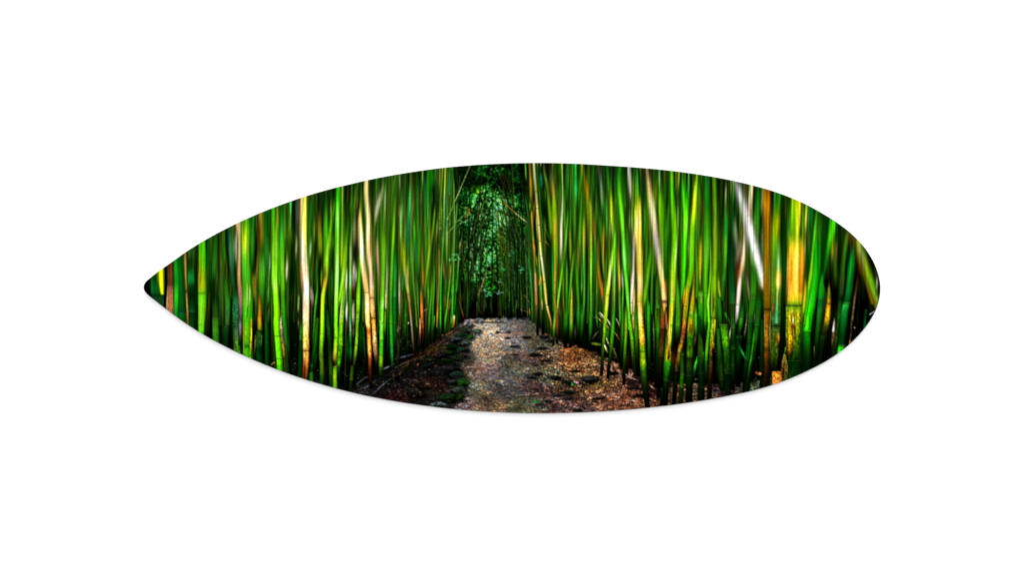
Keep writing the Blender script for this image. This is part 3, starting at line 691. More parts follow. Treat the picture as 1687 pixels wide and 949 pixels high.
365 500 20, 368 620 30, 370 720 34, 370 800 38, 365 870 30 ; 500 3320, 580 886, 680 a86, 770 876, 840 443, 880 211
368 860 34, 366 990 34 ; 100,000,100
365 1000 30, 362 1100 36, 360 1180 38, 356 1300 42, 355 1400 36, 355 1480 26, 352 1580 32, 355 1650 34, 355 1750 28, 352 1900 24 ; 1000 5540, 1060 cca, 1150 dcb, 1220 a98, 1290 866, 1360 421, 1440 310, 1480 876, 1560 cb9, 1630 cba, 1700 876, 1760 443, 1830 998, 1930 6660 ; k=.15 d=1480
387 1070 10, 384 1180 22, 378 1300 8 ; ccb0,dec,cdb,4420
430 900 18, 426 1000 28, 420 1150 36, 415 1300 42, 410 1400 46, 408 1520 46, 402 1650 42, 398 1780 40, 390 1930 40, 375 2080 40, 360 2180 37 ; 880 2a00, 980 3b0, 1120 5b0, 1250 4b0, 1350 6c0, 1470 7d1, 1590 5a0, 1650 6b2, 1790 691, 1930 7b2, 1950 6a1, 2100 8b2, 2178 9b2 ; n=1580,1655,1948
345 2182 40, 335 2300 44, 325 2460 46 ; 2182 251, 2260 361, 2345 461, 2360 230, 2460 120 ; n=2180,2345
445 200 26, 440 420 26 ; 131,250,1410
408 240 10, 399 330 20, 392 420 26, 383 480 14 ; 240 a840, 320 ca5, 390 a84, 440 741, 490 3200
410 430 24, 425 370 30 ; 0000,1200
430 330 24, 440 480 20 ; 5610,672,5610
428 420 10, 426 520 36, 426 600 50, 432 700 60, 440 800 60, 448 900 58, 455 1000 58, 465 1100 58, 480 1200 58, 495 1320 56, 505 1400 54, 508 1500 56, 510 1600 58, 515 1700 56, 525 1780 48, 530 1880 46, 535 2000 46, 540 2100 42, 540 2200 38, 542 2330 42, 556 2450 44 ; 420 da50, 480 eb5, 560 fd8, 680 fe9, 760 ffa, 850 ffb, 950 fec, 1050 fe9, 1150 fd9, 1250 fc7, 1350 eb6, 1420 ec8, 1520 fda, 1600 fd8, 1700 ec7, 1750 da5, 1800 a62, 1850 d83, 1950 fa4, 2050 da5, 2100 a52, 2150 842, 2220 521, 2330 310, 2450 111 ; d=1370 n=2105 k=.1 p=.3
412 560 14, 412 800 14, 430 1000 14 ; d930,c83,eb6,d940
500 108 48, 498 250 50, 505 350 52, 515 450 52, 524 550 48, 522 650 50, 520 750 52, 522 850 52, 526 950 46, 540 1050 44, 552 1150 48, 558 1300 50, 558 1430 52, 565 1560 56, 575 1640 50, 585 1780 46, 592 1900 52, 600 2020 52, 610 2130 42, 617 2240 36 ; 108 eb6, 200 ec8, 350 eb8, 450 fd9, 550 ed9, 680 fda, 800 eb8, 880 ea6, 960 db9, 1060 ec9, 1150 ca7, 1220 da8, 1300 eca, 1400 da6, 1430 b85, 1480 ea6, 1560 eb6, 1640 c94, 1655 a72, 1690 fa3, 1780 fb5, 1860 db7, 1950 ca6, 2050 864, 2150 432, 2240 2110 ; d=1430,1655 k=.15 p=.3
500 110 12, 502 300 12 ; fd9,fda,fc80
575 920 10, 572 1020 12, 565 1100 8 ; dec0,dec,dca0
575 680 20, 570 780 30, 562 870 20 ; 2410,641,541,3410
555 130 22, 560 420 22, 575 620 20 ; 020,130,020
692 140 8, 676 240 30, 650 320 46, 630 400 50, 612 480 36, 600 560 20, 592 630 8 ; 140 7a50, 220 bb8, 320 cb9, 400 dcb, 460 eec, 530 dda, 590 8a3, 640 2610 ; s=1.3
716 140 10, 711 250 17, 705 400 17, 697 520 15, 691 620 14, 690 700 14 ; 140 0610, 210 6c6, 300 ade, 420 bd9, 520 9d8, 600 8d5, 700 6b20
618 90 16, 605 260 18 ; 281,171,3820
760 70 16, 735 200 14 ; 061,082,0410
690 610 16, 692 740 38, 696 850 48, 690 950 48, 688 1050 50, 683 1200 48, 680 1350 48, 678 1480 50, 672 1560 52, 670 1700 56, 672 1770 52, 670 1890 52, 666 2060 54, 662 2200 52, 660 2300 50 ; 610 4a00, 720 6c0, 850 7d1, 950 7d1, 1100 6d1, 1250 7d2, 1400 5c1, 1465 7e2, 1485 af7, 1560 6e3, 1690 7d3, 1710 6d4, 1850 5c3, 1885 7d2, 1900 3b1, 2060 3a1, 2080 6a1, 2190 7b1, 2205 6a2, 2300 360 ; n=1478,1700,1893,2060,2195
672 1050 12, 660 1480 12, 655 1690 12 ; 4b0,4b1,4a2
622 720 10, 618 820 30, 618 900 48, 625 980 48, 632 1080 42, 638 1180 36, 643 1280 26, 645 1400 22, 650 1490 18 ; 720 6620, 790 a96, 880 b96, 960 a86, 1060 975, 1160 875, 1260 652, 1400 542, 1490 2310 ; s=1.4
740 740 8, 740 850 22, 738 930 30, 735 1020 32, 732 1120 30, 728 1230 27, 722 1340 27, 718 1450 23, 716 1580 15 ; 740 6720, 830 898, 920 8a7, 1000 785, 1100 9a7, 1250 aa8, 1340 997, 1360 cc9, 1450 db8, 1540 cc8, 1580 bc50 ; n=1357 k=.1
712 1575 14, 706 1750 26, 702 1920 24 ; 8a4,5a2,381,060
820 60 14, 802 200 20, 786 330 12 ; 4a2,8a3,492,2720
872 50 14, 874 150 20, 870 270 10 ; 765,986,653,3420
840 50 20, 825 200 26, 815 400 30, 808 600 28, 800 750 28, 795 850 28, 790 1000 32, 785 1150 32, 778 1300 30, 775 1400 32, 775 1550 34, 775 1700 40, 778 1830 40, 782 1950 40, 785 2060 37, 792 2210 30 ; 50 051, 250 051, 400 381, 550 5a1, 650 6b1, 800 6c1, 950 5c2, 1150 4b2, 1300 3a1, 1345 391, 1450 281, 1600 281, 1705 2a1, 1850 1a3, 1950 1a2, 1970 194, 2100 2a4, 2190 3b3, 2210 251 ; n=1345,1540,1705,1840,1963
825 880 48, 825 1100 42, 820 1300 42, 815 1560 42, 815 1700 42, 815 1850 40, 825 2060 34 ; 880 041, 1000 062, 1150 183, 1300 172, 1410 183, 1420 062, 1560 062, 1700 061, 1850 050, 2060 030 ; n=1415,1710
760 480 16, 735 760 16, 745 1100 20 ; 382,171,051
890 340 22, 890 470 34, 886 600 32, 885 740 24, 878 850 10 ; 340 2410, 430 6a6, 520 8b7, 610 4a4, 690 9b6, 760 7a4, 850 4510
905 330 14, 906 560 16 ; 173,3a4,1620
875 370 16, 862 480 18, 850 600 14 ; 5300,963,962,741,3310
900 750 20, 905 840 42, 906 920 52, 915 1000 52, 928 1100 48, 940 1180 44, 955 1280 42, 968 1380 32, 980 1480 28, 990 1600 24, 1003 1720 21, 1018 1880 18, 1028 2000 15, 1040 2090 12 ; 750 8a20, 840 891, 930 9a1, 1050 891, 1150 9a4, 1250 995, 1320 bb4, 1400 a84, 1500 863, 1600 963, 1640 ca7, 1720 a86, 1800 973, 1900 641, 1980 886, 2090 332 ; d=1390 n=1580
868 1100 8, 868 1200 16, 868 1300 20, 868 1400 22, 870 1500 19, 872 1600 14, 870 1720 10 ; 1100 7820, 1200 ba8, 1320 cb8, 1400 cba, 1480 a97, 1580 786, 1720 4420 ; k=.15
860 1700 16, 855 1800 20, 860 1900 16 ; 4320,876,654,3220 ; k=.3
985 140 10, 985 280 28, 980 400 38, 975 500 46, 965 620 52, 960 750 52, 955 860 40 ; 140 4920, 220 3a5, 350 3b6, 480 1a4, 580 174, 700 275, 820 054, 900 0520
1040 20 14, 1038 200 15, 1025 350 19, 1010 480 19, 1003 600 16, 996 760 14, 985 920 12 ; 20 631, 200 731, 320 984, 420 a85, 520 a73, 640 996, 760 792, 920 3720
955 240 14, 935 450 16, 912 720 16 ; 3200,531,640,641,3300
1030 660 14, 1022 850 32, 1014 950 30, 1012 1050 28, 1020 1200 22, 1035 1350 19, 1048 1480 16, 1055 1600 14, 1068 1760 12 ; 660 2810, 780 2b1, 860 4b2, 930 7b5, 1000 8c6, 1100 6a3, 1250 4a2, 1400 382, 1500 583, 1600 8a5, 1760 461
1045 720 18, 1040 860 20 ; 2a00,4c1,3b0,2900
970 900 30, 970 1050 28, 963 1180 20 ; 2810,393,182,0410
912 1120 30, 905 1300 32, 900 1420 20 ; 0610,184,172,0300
1070 1250 14, 1075 1500 14, 1085 1700 14 ; 272,393,151
945 1450 28, 935 1700 32, 922 1960 28 ; 151,261,151,020 ; k=.2
1055 1500 20, 1060 1750 20 ; 041,151,0300
120 1030 40, 118 1250 40, 110 1500 34 ; 0410,261,251,130
60 1560 40, 90 1900 50, 100 2200 44, 105 2430 40 ; 030,151,130,261,041 ; n=2100,2285
55 2050 26, 55 2420 26 ; 010,310,010
440 1700 60, 445 2000 60, 430 2200 50 ; 030,041,020,000
465 1750 20, 480 2000 26, 490 2180 20 ; 150,151,050
290 1850 30, 290 2200 34 ; 031,051,020
'''
STALKS += r'''
@670 260
85 175 20, 88 350 19, 76 500 18, 62 620 17, 50 750 15, 42 920 12 ; 175 420, 300 631, 430 751, 520 a63, 620 a84, 750 896, 920 5620
110 165 40, 110 400 40, 105 700 40 ; 040,051,161,051
180 140 14, 178 250 20, 182 370 10 ; 8b2,6a3,382,1520
200 200 20, 205 420 24, 215 700 20 ; 153,174,273,2610
245 132 14, 238 220 16, 229 310 10 ; ac4,8b4,683,2520
272 125 72, 270 250 80, 255 350 56, 240 520 40 ; 125 060, 180 080, 300 071, 420 061, 520 0510
325 125 12, 310 250 12, 295 360 10 ; 5a4,6a5,283,0610
347 120 10, 335 230 12, 325 420 20 ; 875,764,341,3210
402 108 13, 399 200 15, 394 290 12, 385 520 14 ; 108 dc8, 150 d93, 220 c82, 320 783, 520 442
433 106 14, 428 250 15, 422 400 15, 418 520 15, 418 650 15, 414 780 14, 410 960 12 ; 106 9b4, 250 8c3, 350 9d5, 450 7b6, 600 6b5, 750 5a4, 960 3720
372 115 14, 366 280 16, 362 420 12 ; 592,6a3,382,1520
130 240 22, 126 450 24, 126 700 22, 132 920 22 ; 162,382,272,391,262
166 330 12, 160 450 19, 150 600 14 ; 5410,873,642,4410
445 420 20, 452 640 22, 445 900 20, 445 1160 16 ; 263,374,385,7a3,162
235 380 32, 240 600 28, 235 820 24 ; 061,172,182,050
285 380 22, 275 560 22 ; 0410,184,171,0510
322 500 8, 308 650 16, 296 780 19, 280 900 22, 263 1000 24, 248 1100 24, 236 1200 24, 221 1300 24, 209 1420 19, 202 1570 14 ; 500 5c10, 600 7d1, 750 5b1, 850 8b1, 1000 7b2, 1100 8b2, 1200 6a1, 1300 6a1, 1450 691, 1570 451
345 660 8, 338 780 16, 330 900 14, 326 1020 8 ; 9b70,ab8,a96,862,4420
70 660 40, 85 820 30, 92 1000 28 ; 2810,2b1,4b2,190,2700
20 880 36, 15 1050 36 ; 164,283,281
15 1150 34, 11 1280 36, 14 1400 26 ; 8a30,9a3,b94,a840
52 860 16, 60 1000 34, 62 1150 36, 66 1250 30, 73 1350 26, 86 1500 20, 101 1660 17, 116 1880 14 ; 860 3a00, 960 5b3, 1030 7b5, 1120 6b4, 1200 5a1, 1350 482, 1500 472, 1700 571, 1880 573
100 900 30, 108 1100 34, 110 1350 28 ; 062,184,172,041
140 800 40, 140 1050 44, 132 1300 34 ; 182,281,381,251
172 900 20, 175 1100 32, 180 1250 36, 186 1350 32, 182 1480 22 ; 900 5510, 1020 761, 1120 862, 1200 670, 1290 960, 1380 a61, 1490 7410 ; s=1.4
158 1440 20, 162 1540 28, 166 1650 34, 170 1720 36, 174 1820 36, 180 1930 32, 180 2120 30 ; 1440 7810, 1520 a72, 1580 b70, 1650 d72, 1750 c62, 1830 a51, 1930 620, 2120 210 ; k=.15
152 1770 16, 150 1900 20, 150 2050 14, 148 2150 12 ; 1760 3210, 1800 ca7, 1900 da7, 2000 864, 2150 321
222 900 22, 222 1020 22 ; 2810,3b1,2900
282 1260 16, 282 1450 22, 270 1600 20, 258 1750 22, 248 1910 20, 240 2060 20 ; 1240 1610, 1400 391, 1500 4a2, 1650 493, 1800 393, 1930 281, 2060 041
312 1200 18, 306 1450 21, 293 1650 21, 288 1880 18, 284 2050 20 ; 272,492,491,282,171,251
368 960 18, 363 1100 25, 366 1250 22, 361 1400 18, 353 1550 18, 346 1700 20, 338 1900 16 ; 960 7410, 1060 963, 1160 752, 1250 a83, 1400 883, 1550 884, 1650 a61, 1750 d92, 1830 a73, 1900 562
412 860 24, 401 1050 22, 389 1250 20, 379 1450 22, 380 1650 20, 378 1900 18, 376 2000 18 ; 860 7b6, 950 4a4, 1100 2a2, 1250 3b3, 1450 2a2, 1550 1a2, 1700 1b3, 1880 2b2, 2000 271 ; n=1500,1700
452 800 20, 450 1000 17, 448 1160 14, 446 1300 14 ; 8b5,8b4,4a2,1620
440 1240 20, 440 1450 24, 435 1650 20 ; 1510,272,161,040
412 1080 14, 414 1230 16, 424 1440 14 ; 3210,853,a75,543,2210
430 1500 14, 432 1700 14 ; 5300,852,641,3200
528 290 10, 531 500 14, 535 700 15, 531 880 15, 530 1000 15, 525 1150 14, 522 1300 13, 518 1450 17, 515 1600 17, 508 1870 19 ; 160 2710, 300 6b3, 500 6a5, 700 7b5, 900 5a2, 1050 3a2, 1200 5a3, 1350 3a2, 1500 2c2, 1650 1b2, 1800 1a3, 1900 091 ; n=1370,1520,1690
505 110 14, 508 170 14 ; 174,373,0410
490 110 14, 480 300 26, 470 500 18 ; 051,164,274,0510
497 1150 12, 490 1280 15, 481 1400 15, 470 1500 15, 458 1600 15, 446 1720 15, 430 1840 17, 424 1990 17 ; 1150 8a30, 1240 b92, 1320 873, 1400 6a2, 1500 4b2, 1600 4b1, 1750 4c2, 1850 2a1, 1990 171
492 1530 14, 476 1650 15, 458 1770 12 ; 8630,963,752,5420
583 1060 10, 578 1180 15, 568 1310 13, 556 1450 15, 545 1600 15, 528 1780 14 ; 1060 8a20, 1150 7a2, 1220 593, 1320 281, 1450 2a2, 1600 182, 1780 041
602 900 12, 596 980 15, 585 1070 12 ; 7420,ca6,963,5300
640 900 10, 620 1000 12, 590 1150 12 ; 1310,352,241,0200
565 430 8, 556 600 10, 545 760 10 ; 2410,6a3,6a3,492
588 760 9, 590 880 9 ; 2410,7a4,4710
572 1550 10, 600 1640 11, 625 1740 12, 642 1800 10 ; 5420,742,531,842,310
585 1300 10, 598 1500 10, 610 1700 12 ; 0200,241,541,0200
685 1400 14, 682 1700 14, 680 1800 14 ; 020,251,142,020
640 1300 18, 645 1600 18, 650 1750 18 ; 010,121,010
560 1500 20, 560 1750 20, 560 1880 14 ; 010,030,151
@670 390
40 820 26, 55 960 22, 70 1200 18, 82 1330 16 ; 963,886,764,320
530 890 28, 527 960 24, 524 1010 22 ; 870 dc90, 890 eda, 930 d93, 1010 720
500 880 20, 500 1000 18 ; 281,3a2,051
310 880 20, 305 1000 20, 300 1070 18 ; 181,5a3,2a2,131

@800 260
445 58 14, 450 180 16, 456 290 12 ; 3a2,4a2,491,2410
380 60 30, 420 200 30, 440 400 26, 470 700 24 ; 000,010,010,0100
400 300 10, 440 560 10, 470 780 10 ; 0200,141,131,0200
430 360 8, 465 560 10, 490 760 10 ; 1410,385,263,0300
492 58 22, 500 200 26, 506 350 29, 507 500 24 ; 58 752, 200 861, 270 a71, 350 861, 420 761, 500 5410
495 450 18, 500 620 18 ; 4610,581,3500
515 580 14, 518 680 22, 524 800 20, 530 900 16 ; 570 a720, 610 b82, 680 b82, 760 973, 850 571, 900 7a2
545 440 14, 540 600 18, 536 740 14 ; 7410,862,641,5410
532 880 16, 536 950 16 ; 8a3,cc6
535 942 26, 545 1030 30, 547 1110 26, 550 1260 24 ; 940 b70, 1000 c83, 1060 a71, 1100 871, 1150 772, 1260 471
560 1060 16, 575 1180 18, 572 1260 14 ; 6610,a92,781,4410
555 1262 20, 560 1380 28, 563 1480 28, 566 1600 28, 571 1680 26, 574 1800 24, 573 1960 20 ; 1260 db5, 1350 da6, 1450 da7, 1550 c84, 1650 c84, 1660 963, 1760 964, 1860 572, 1960 250 ; d=1655 n=1262
570 200 10, 580 520 10 ; 0000,110
540 58 26, 548 200 29, 562 370 30, 572 500 30, 579 600 30, 588 700 31, 598 850 29, 608 950 27, 618 1080 26, 635 1180 26, 645 1280 25, 655 1380 26, 665 1480 27, 675 1580 27, 690 1680 25, 710 1750 23, 730 1830 22, 748 1930 18 ; 58 bb7, 200 ba7, 350 994, 500 a96, 560 cb6, 680 db7, 800 ec9, 900 da6, 1000 dd6, 1100 eda, 1180 eca, 1250 dda, 1350 fe8, 1450 ed6, 1550 eb5, 1650 dc6, 1750 c94, 1850 862, 1930 440 ; d=375,565,750,930,1095,1385,1645 p=.3
566 560 14, 572 760 18, 585 950 16 ; 8a20,aa3,893,5710
585 940 14, 600 1180 18, 618 1420 16, 622 1600 14, 635 1800 14 ; 4810,7a4,493,4a2,271,151
600 1340 18, 602 1450 15 ; 8710,b82,c82,7600
612 1290 18, 620 1420 16 ; 7810,c92,c91,7810
628 1540 13, 632 1620 16, 634 1690 18, 634 1800 14, 634 1900 12 ; 6910,c96,ca7,b73,862,461
505 1150 16, 502 1300 16, 515 1500 18, 520 1700 19, 518 1850 16 ; 1620,3a4,1a4,193,182,041 ; n=1500,1700
478 980 12, 490 1250 14, 500 1460 12 ; 0510,182,172,0410
488 1500 10, 492 1680 10, 493 1780 12 ; 0300,152,041
490 1680 10, 496 1760 13 ; a62,a73,731
640 380 70, 660 600 70, 690 760 40 ; 0200,020,010,0200 ; p=0
620 130 20, 622 220 40, 628 300 40, 612 380 40 ; 0420,164,154,0210 ; s=1.6
650 60 10, 655 160 24, 690 300 30, 700 420 26 ; 541,561,6a2,681,5710 ; s=1.5
578 58 8, 580 130 6 ; b75,8640
618 58 8, 615 130 6 ; dca,9960
690 300 24, 705 500 32, 720 650 40, 735 800 36, 738 950 28 ; 300 5710, 420 691, 520 6a1, 600 580, 700 481, 800 291, 950 2a10
750 58 12, 748 140 14 ; 874,652,4320
735 160 14, 732 230 30, 735 320 24 ; 5530,765,653,5420 ; s=1.5
745 210 26, 750 320 36, 765 440 34, 766 540 20 ; 7520,863,a73,a82,6720 ; s=1.4
800 300 40, 800 500 36 ; 1510,271,261,1510
820 60 40, 830 240 40 ; 040,050,1500
768 420 44, 765 600 62, 770 720 64, 770 850 64, 775 950 50, 775 1050 42, 778 1200 30, 776 1300 29, 770 1400 26, 770 1550 29, 775 1650 23, 776 1780 18 ; 420 6a10, 520 7a1, 600 580, 680 7a1, 740 a92, 820 a91, 920 991, 1050 7a1, 1120 982, 1220 a82, 1262 b81, 1280 d92, 1360 d93, 1450 ca3, 1550 b83, 1650 b72, 1780 742 ; d=1265,1395,1530
795 880 16, 800 1100 18, 795 1300 16 ; 7b1,5a1,3910
745 920 26, 748 1100 26, 752 1300 22, 756 1500 21, 756 1720 18 ; 920 2a20, 1020 1a2, 1100 0a2, 1200 0a3, 1350 192, 1500 281, 1720 161
853 58 17, 855 200 18, 860 320 17, 864 420 19, 862 520 23, 857 620 26, 848 720 26, 845 850 29, 846 950 31, 843 1050 28, 840 1130 20, 838 1200 12 ; 58 cc5, 150 9b5, 300 7b4, 380 9c7, 460 dda, 540 fec, 620 ffd, 720 ffc, 820 fec, 900 fdc, 960 edb, 1020 fdc, 1080 cb9, 1140 886, 1200 2420
864 700 8, 864 820 14, 866 960 12, 860 1040 8 ; a840,c95,a73,6520
840 1060 10, 835 1200 10 ; 795,684,3620
922 540 12, 913 720 22, 901 850 26, 893 950 28, 881 1050 29, 869 1150 29, 856 1250 27, 843 1350 24, 829 1450 23, 816 1550 23, 804 1650 22, 791 1750 23, 778 1880 25, 772 2000 22 ; 540 2a10, 660 3b1, 800 3c1, 950 5d3, 1050 6d3, 1150 4c2, 1300 6d1, 1420 7d4, 1520 6d2, 1600 7d1, 1680 ac3, 1780 bb3, 1880 891, 2000 341 ; n=1560,1680
905 60 26, 900 250 24, 905 450 26 ; 041,272,061,391
880 300 22, 880 600 22, 885 800 18 ; 040,281,391,6b2
1005 66 30, 1008 250 42, 1014 350 46, 1012 450 36, 1012 560 24 ; 66 0a3, 160 082, 260 083, 330 1b5, 390 1c5, 460 093, 560 0620
966 66 16, 962 250 18, 950 420 16, 942 560 12 ; 4a4,393,293,1820
950 480 26, 948 700 24, 942 850 20 ; 0720,182,281,5a1
942 760 12, 941 860 20, 943 950 24, 945 1050 24, 950 1200 18 ; 6a10,aa1,cb2,9a1,691,3810
1002 900 22, 990 1050 27, 976 1150 25, 965 1250 25, 952 1400 24, 936 1550 22, 924 1750 20 ; 900 4a1, 1050 6b1, 1200 7b2, 1300 6b2, 1450 4a1, 1600 281, 1750 271
965 1400 10, 961 1520 20, 958 1650 26, 958 1750 28, 960 1900 28, 958 2000 20 ; 1400 8a40, 1500 ba4, 1590 bb3, 1680 db2, 1780 cb1, 1880 991, 2000 251 ; n=1560 k=.2
905 1050 30, 906 1300 30, 906 1500 24, 905 1800 22 ; 2810,391,3a2,281,141
870 1250 14, 866 1450 16, 872 1750 16 ; 4910,8a3,481,782,341
830 1560 18, 824 1700 18, 820 1800 14 ; 2110,532,742,210
810 1760 18, 806 1880 18, 800 2060 20 ; 221,965,742,421 ; k=.3
715 900 40, 720 1100 40, 715 1400 34, 705 1650 30 ; 010,120,030,010 ; p=0
690 1150 14, 700 1500 14 ; 241,120
640 1700 20, 645 1860 20 ; 020,030
@800 520 5.582
480 0 26, 480 100 26, 480 185 24 ; 020,010,000
530 0 30, 530 90 30, 530 175 28 ; 030,010,000
640 0 30, 632 120 26, 622 280 22 ; 491,7a2,382,020
660 20 24, 658 150 28, 655 260 26 ; 843,742,321
740 0 44, 736 150 44, 735 300 38 ; 281,161,020,000
790 0 40, 788 150 36, 778 300 34 ; 5a2,491,251,010
860 0 60, 860 150 56, 870 290 50 ; 172,141,030,010
825 60 18, 822 260 20 ; 110,754,321

@940 260
128 62 20, 128 150 20, 130 270 18 ; 861,761,461,2610
165 66 16, 168 180 14 ; 211,0000
158 180 24, 175 300 46, 186 400 46, 205 510 34 ; 180 5410, 260 860, 340 960, 420 870, 510 6810
205 66 20, 212 300 24, 225 420 16 ; 251,361,6910
212 430 22, 222 560 36, 230 680 32, 228 800 28, 228 950 28, 230 1080 32, 230 1250 27, 228 1400 26, 230 1550 24, 230 1720 24, 228 1850 24 ; 430 8a10, 520 ba1, 600 bb1, 680 9a1, 780 7b1, 850 bb2, 950 ab2, 1080 7b1, 1200 9d4, 1300 8d3, 1450 6b2, 1600 4a2, 1700 591, 1850 271 ; n=1540
248 640 26, 260 780 44, 265 910 36 ; 6310,751,851,8410
310 78 30, 320 180 38, 336 280 38, 352 400 42, 358 500 32, 358 620 16 ; 78 653, 180 665, 270 475, 360 685, 430 796, 500 7a5, 620 4820 ; s=1.5
255 72 26, 256 300 28, 265 480 20 ; 171,182,181,0510
290 300 20, 292 550 24, 290 800 20 ; 1410,261,381,5610
315 560 30, 335 800 40, 340 1000 30 ; 1610,381,281,160
402 80 40, 425 250 48, 442 370 40 ; 041,151,171,4a1
450 350 16, 456 460 36, 460 570 40, 460 680 40, 470 800 32, 480 930 20 ; 350 5a00, 430 8b1, 520 bc1, 600 bd1, 680 ad2, 760 8b3, 850 7b2, 940 4a10
438 680 16, 440 800 26, 444 900 20 ; 4820,8a5,996,4610 ; s=1.4
475 690 10, 484 840 14 ; 6c30,af3,6c20
380 400 44, 392 560 44, 405 720 36, 400 900 26 ; 0610,082,082,082,050
375 720 24, 378 800 30, 370 900 34, 366 1000 34, 362 1080 30, 368 1200 30, 373 1300 26, 372 1420 20 ; 720 4a10, 790 891, 860 a91, 940 a81, 1000 b83, 1080 982, 1200 7a2, 1300 581, 1420 2510
352 860 20, 348 960 20 ; a720,c82,b72,6410
545 96 26, 540 250 34, 546 400 40, 558 500 44, 572 620 48, 582 750 48, 592 870 48, 600 980 48, 605 1100 48, 615 1250 44, 625 1380 42, 635 1500 40, 642 1600 34, 650 1750 32, 656 1920 30 ; 96 262, 220 191, 330 3b1, 420 5d2, 560 5e2, 650 5f2, 750 6e2, 870 4c1, 960 4d3, 1080 7e6, 1180 7e7, 1280 4d3, 1400 5d3, 1500 4c2, 1550 5e4, 1700 4c2, 1850 3b2, 1920 4c3 ; n=1525
505 130 30, 500 350 30, 515 520 22 ; 041,062,061,491
600 110 50, 600 330 50, 610 560 36 ; 020,040,151,3a1
625 700 24, 640 1000 24, 650 1300 24 ; 3900,381,271,261
652 98 28, 657 200 42, 665 320 38, 672 440 22, 676 540 8 ; 98 bbb, 160 dcd, 250 ccb, 330 dcc, 420 baa, 480 8960, 540 3420 ; s=1.5
662 560 12, 658 680 18, 656 840 14 ; 3820,8a5,bb8,7a40
685 600 16, 692 740 28, 690 840 20 ; 3b10,6d3,7d6,3a10
745 105 24, 742 250 34, 746 370 40, 752 460 40 ; 105 051, 190 192, 280 3b4, 350 3c3, 420 5b0, 470 7b0
708 800 20, 708 900 32, 708 980 32, 705 1080 32, 702 1200 32, 696 1350 36, 688 1500 36, 682 1620 28, 680 1750 18 ; 790 8860, 850 ddc, 950 fdd, 1050 ecc, 1200 ecb, 1235 cba, 1250 fed, 1350 fdc, 1450 fed, 1600 fdc, 1640 eda, 1750 ca6 ; n=1235 d=1620
765 410 14, 762 490 48, 756 600 74, 753 700 78, 749 800 82, 752 900 80, 765 1000 66, 770 1100 70, 772 1250 72, 778 1350 72, 778 1450 68, 773 1595 64, 775 1750 72, 785 1890 76, 795 1960 76, 802 2050 76, 808 2150 74, 815 2360 76, 835 2560 74, 850 2700 60, 858 2800 56 ; 410 7b00, 470 bc1, 540 ed2, 620 fe6, 720 fe9, 800 fe6, 880 fd6, 960 dc5, 1040 ec5, 1150 dc4, 1250 eb5, 1350 fd7, 1450 fc9, 1520 ec6, 1590 cb2, 1610 eb5, 1700 fc6, 1800 fd7, 1885 ec4, 1960 dc3, 2020 eb4, 2100 991, 2150 590, 2200 791, 2300 8a1, 2365 371, 2450 251, 2550 130, 2800 010 ; n=1598,1885,2155,2375 p=.55 k=.12
728 510 14, 722 620 24, 720 700 20 ; bd00,ff1,ee1,dd20 ; s=1.5
752 600 24, 752 820 26 ; fea0,ffc,ffb,fe90 ; s=2
790 640 14, 785 860 16, 785 1000 14 ; eb20,fb3,ea2,eb40
712 1400 10, 709 1550 22, 706 1700 29, 706 1800 30, 705 1890 28, 703 1960 18, 700 2000 8 ; 1400 b850, 1480 ca6, 1560 da7, 1700 db8, 1755 b84, 1770 fc8, 1860 fb6, 1950 e96, 2000 c74 ; n=1760 k=.12
780 110 14, 785 250 14 ; 864,652,4320
820 400 30, 828 700 36, 830 950 34 ; 1310,281,171,061
852 118 32, 866 230 42, 880 330 52, 892 430 62, 905 530 68, 922 640 68, 935 750 66, 948 850 66, 962 950 68, 975 1050 68, 992 1130 70, 1010 1230 74, 1022 1340 68, 1038 1450 64, 1046 1560 56, 1048 1600 54, 1056 1700 38, 1068 1800 30, 1082 1930 26 ; 118 a85, 200 853, 260 b96, 350 da7, 430 fc8, 530 feb, 640 feb, 750 fda, 850 ecb, 940 dcc, 1020 edc, 1100 dcb, 1170 ed9, 1230 fda, 1330 fd8, 1430 eb6, 1550 fc8, 1590 eb7, 1605 522, 1640 ea6, 1750 d95, 1850 a85, 1930 974 ; d=1600 s=1.35 p=.35
1050 1200 16, 1060 1400 18, 1066 1580 14 ; 9620,c84,b63,8410
880 120 30, 900 220 20 ; 111,110,0000
940 200 40, 955 420 36, 960 600 24 ; 0200,350,460,3700
1000 330 28, 1003 500 46, 1010 700 48, 1020 850 46, 1025 1000 30 ; 330 3a10, 430 5a1, 580 6b0, 750 591, 880 8b1, 1000 7a10
1028 950 14, 1030 1080 20, 1032 1220 14 ; aa30,dc5,cb4,a920
985 110 14, 992 220 18, 992 360 10 ; 7a7,7b7,486,2720
502 820 14, 492 940 28, 479 1050 36, 461 1150 38, 446 1250 41, 432 1350 43, 421 1450 43, 410 1550 41, 405 1650 41, 396 1750 41, 388 1880 41, 380 2000 40, 366 2140 40, 352 2280 37, 343 2440 37 ; 800 4c10, 880 6d3, 960 4d0, 1060 7e1, 1160 9f3, 1260 bf4, 1360 be2, 1450 cf6, 1520 cd2, 1650 cd3, 1750 9c1, 1880 7b1, 1960 8b1, 2090 471, 2240 130, 2440 010 ; n=1525,1955 k=.1
456 1140 8, 441 1300 15, 432 1480 12 ; efa0,ffd,fed,de50
305 860 22, 305 950 26, 301 1050 30, 305 1200 36, 320 1300 46, 338 1400 42, 350 1480 36, 356 1560 30, 362 1680 24 ; 860 7620, 960 a72, 1060 863, 1180 871, 1270 b80, 1350 a61, 1430 c82, 1500 d61, 1570 862, 1680 3310
328 1080 24, 345 1260 26, 365 1400 22 ; 0100,010,010,0100 ; p=0
290 1200 18, 292 1450 18, 288 1650 14 ; 6410,871,672,2510
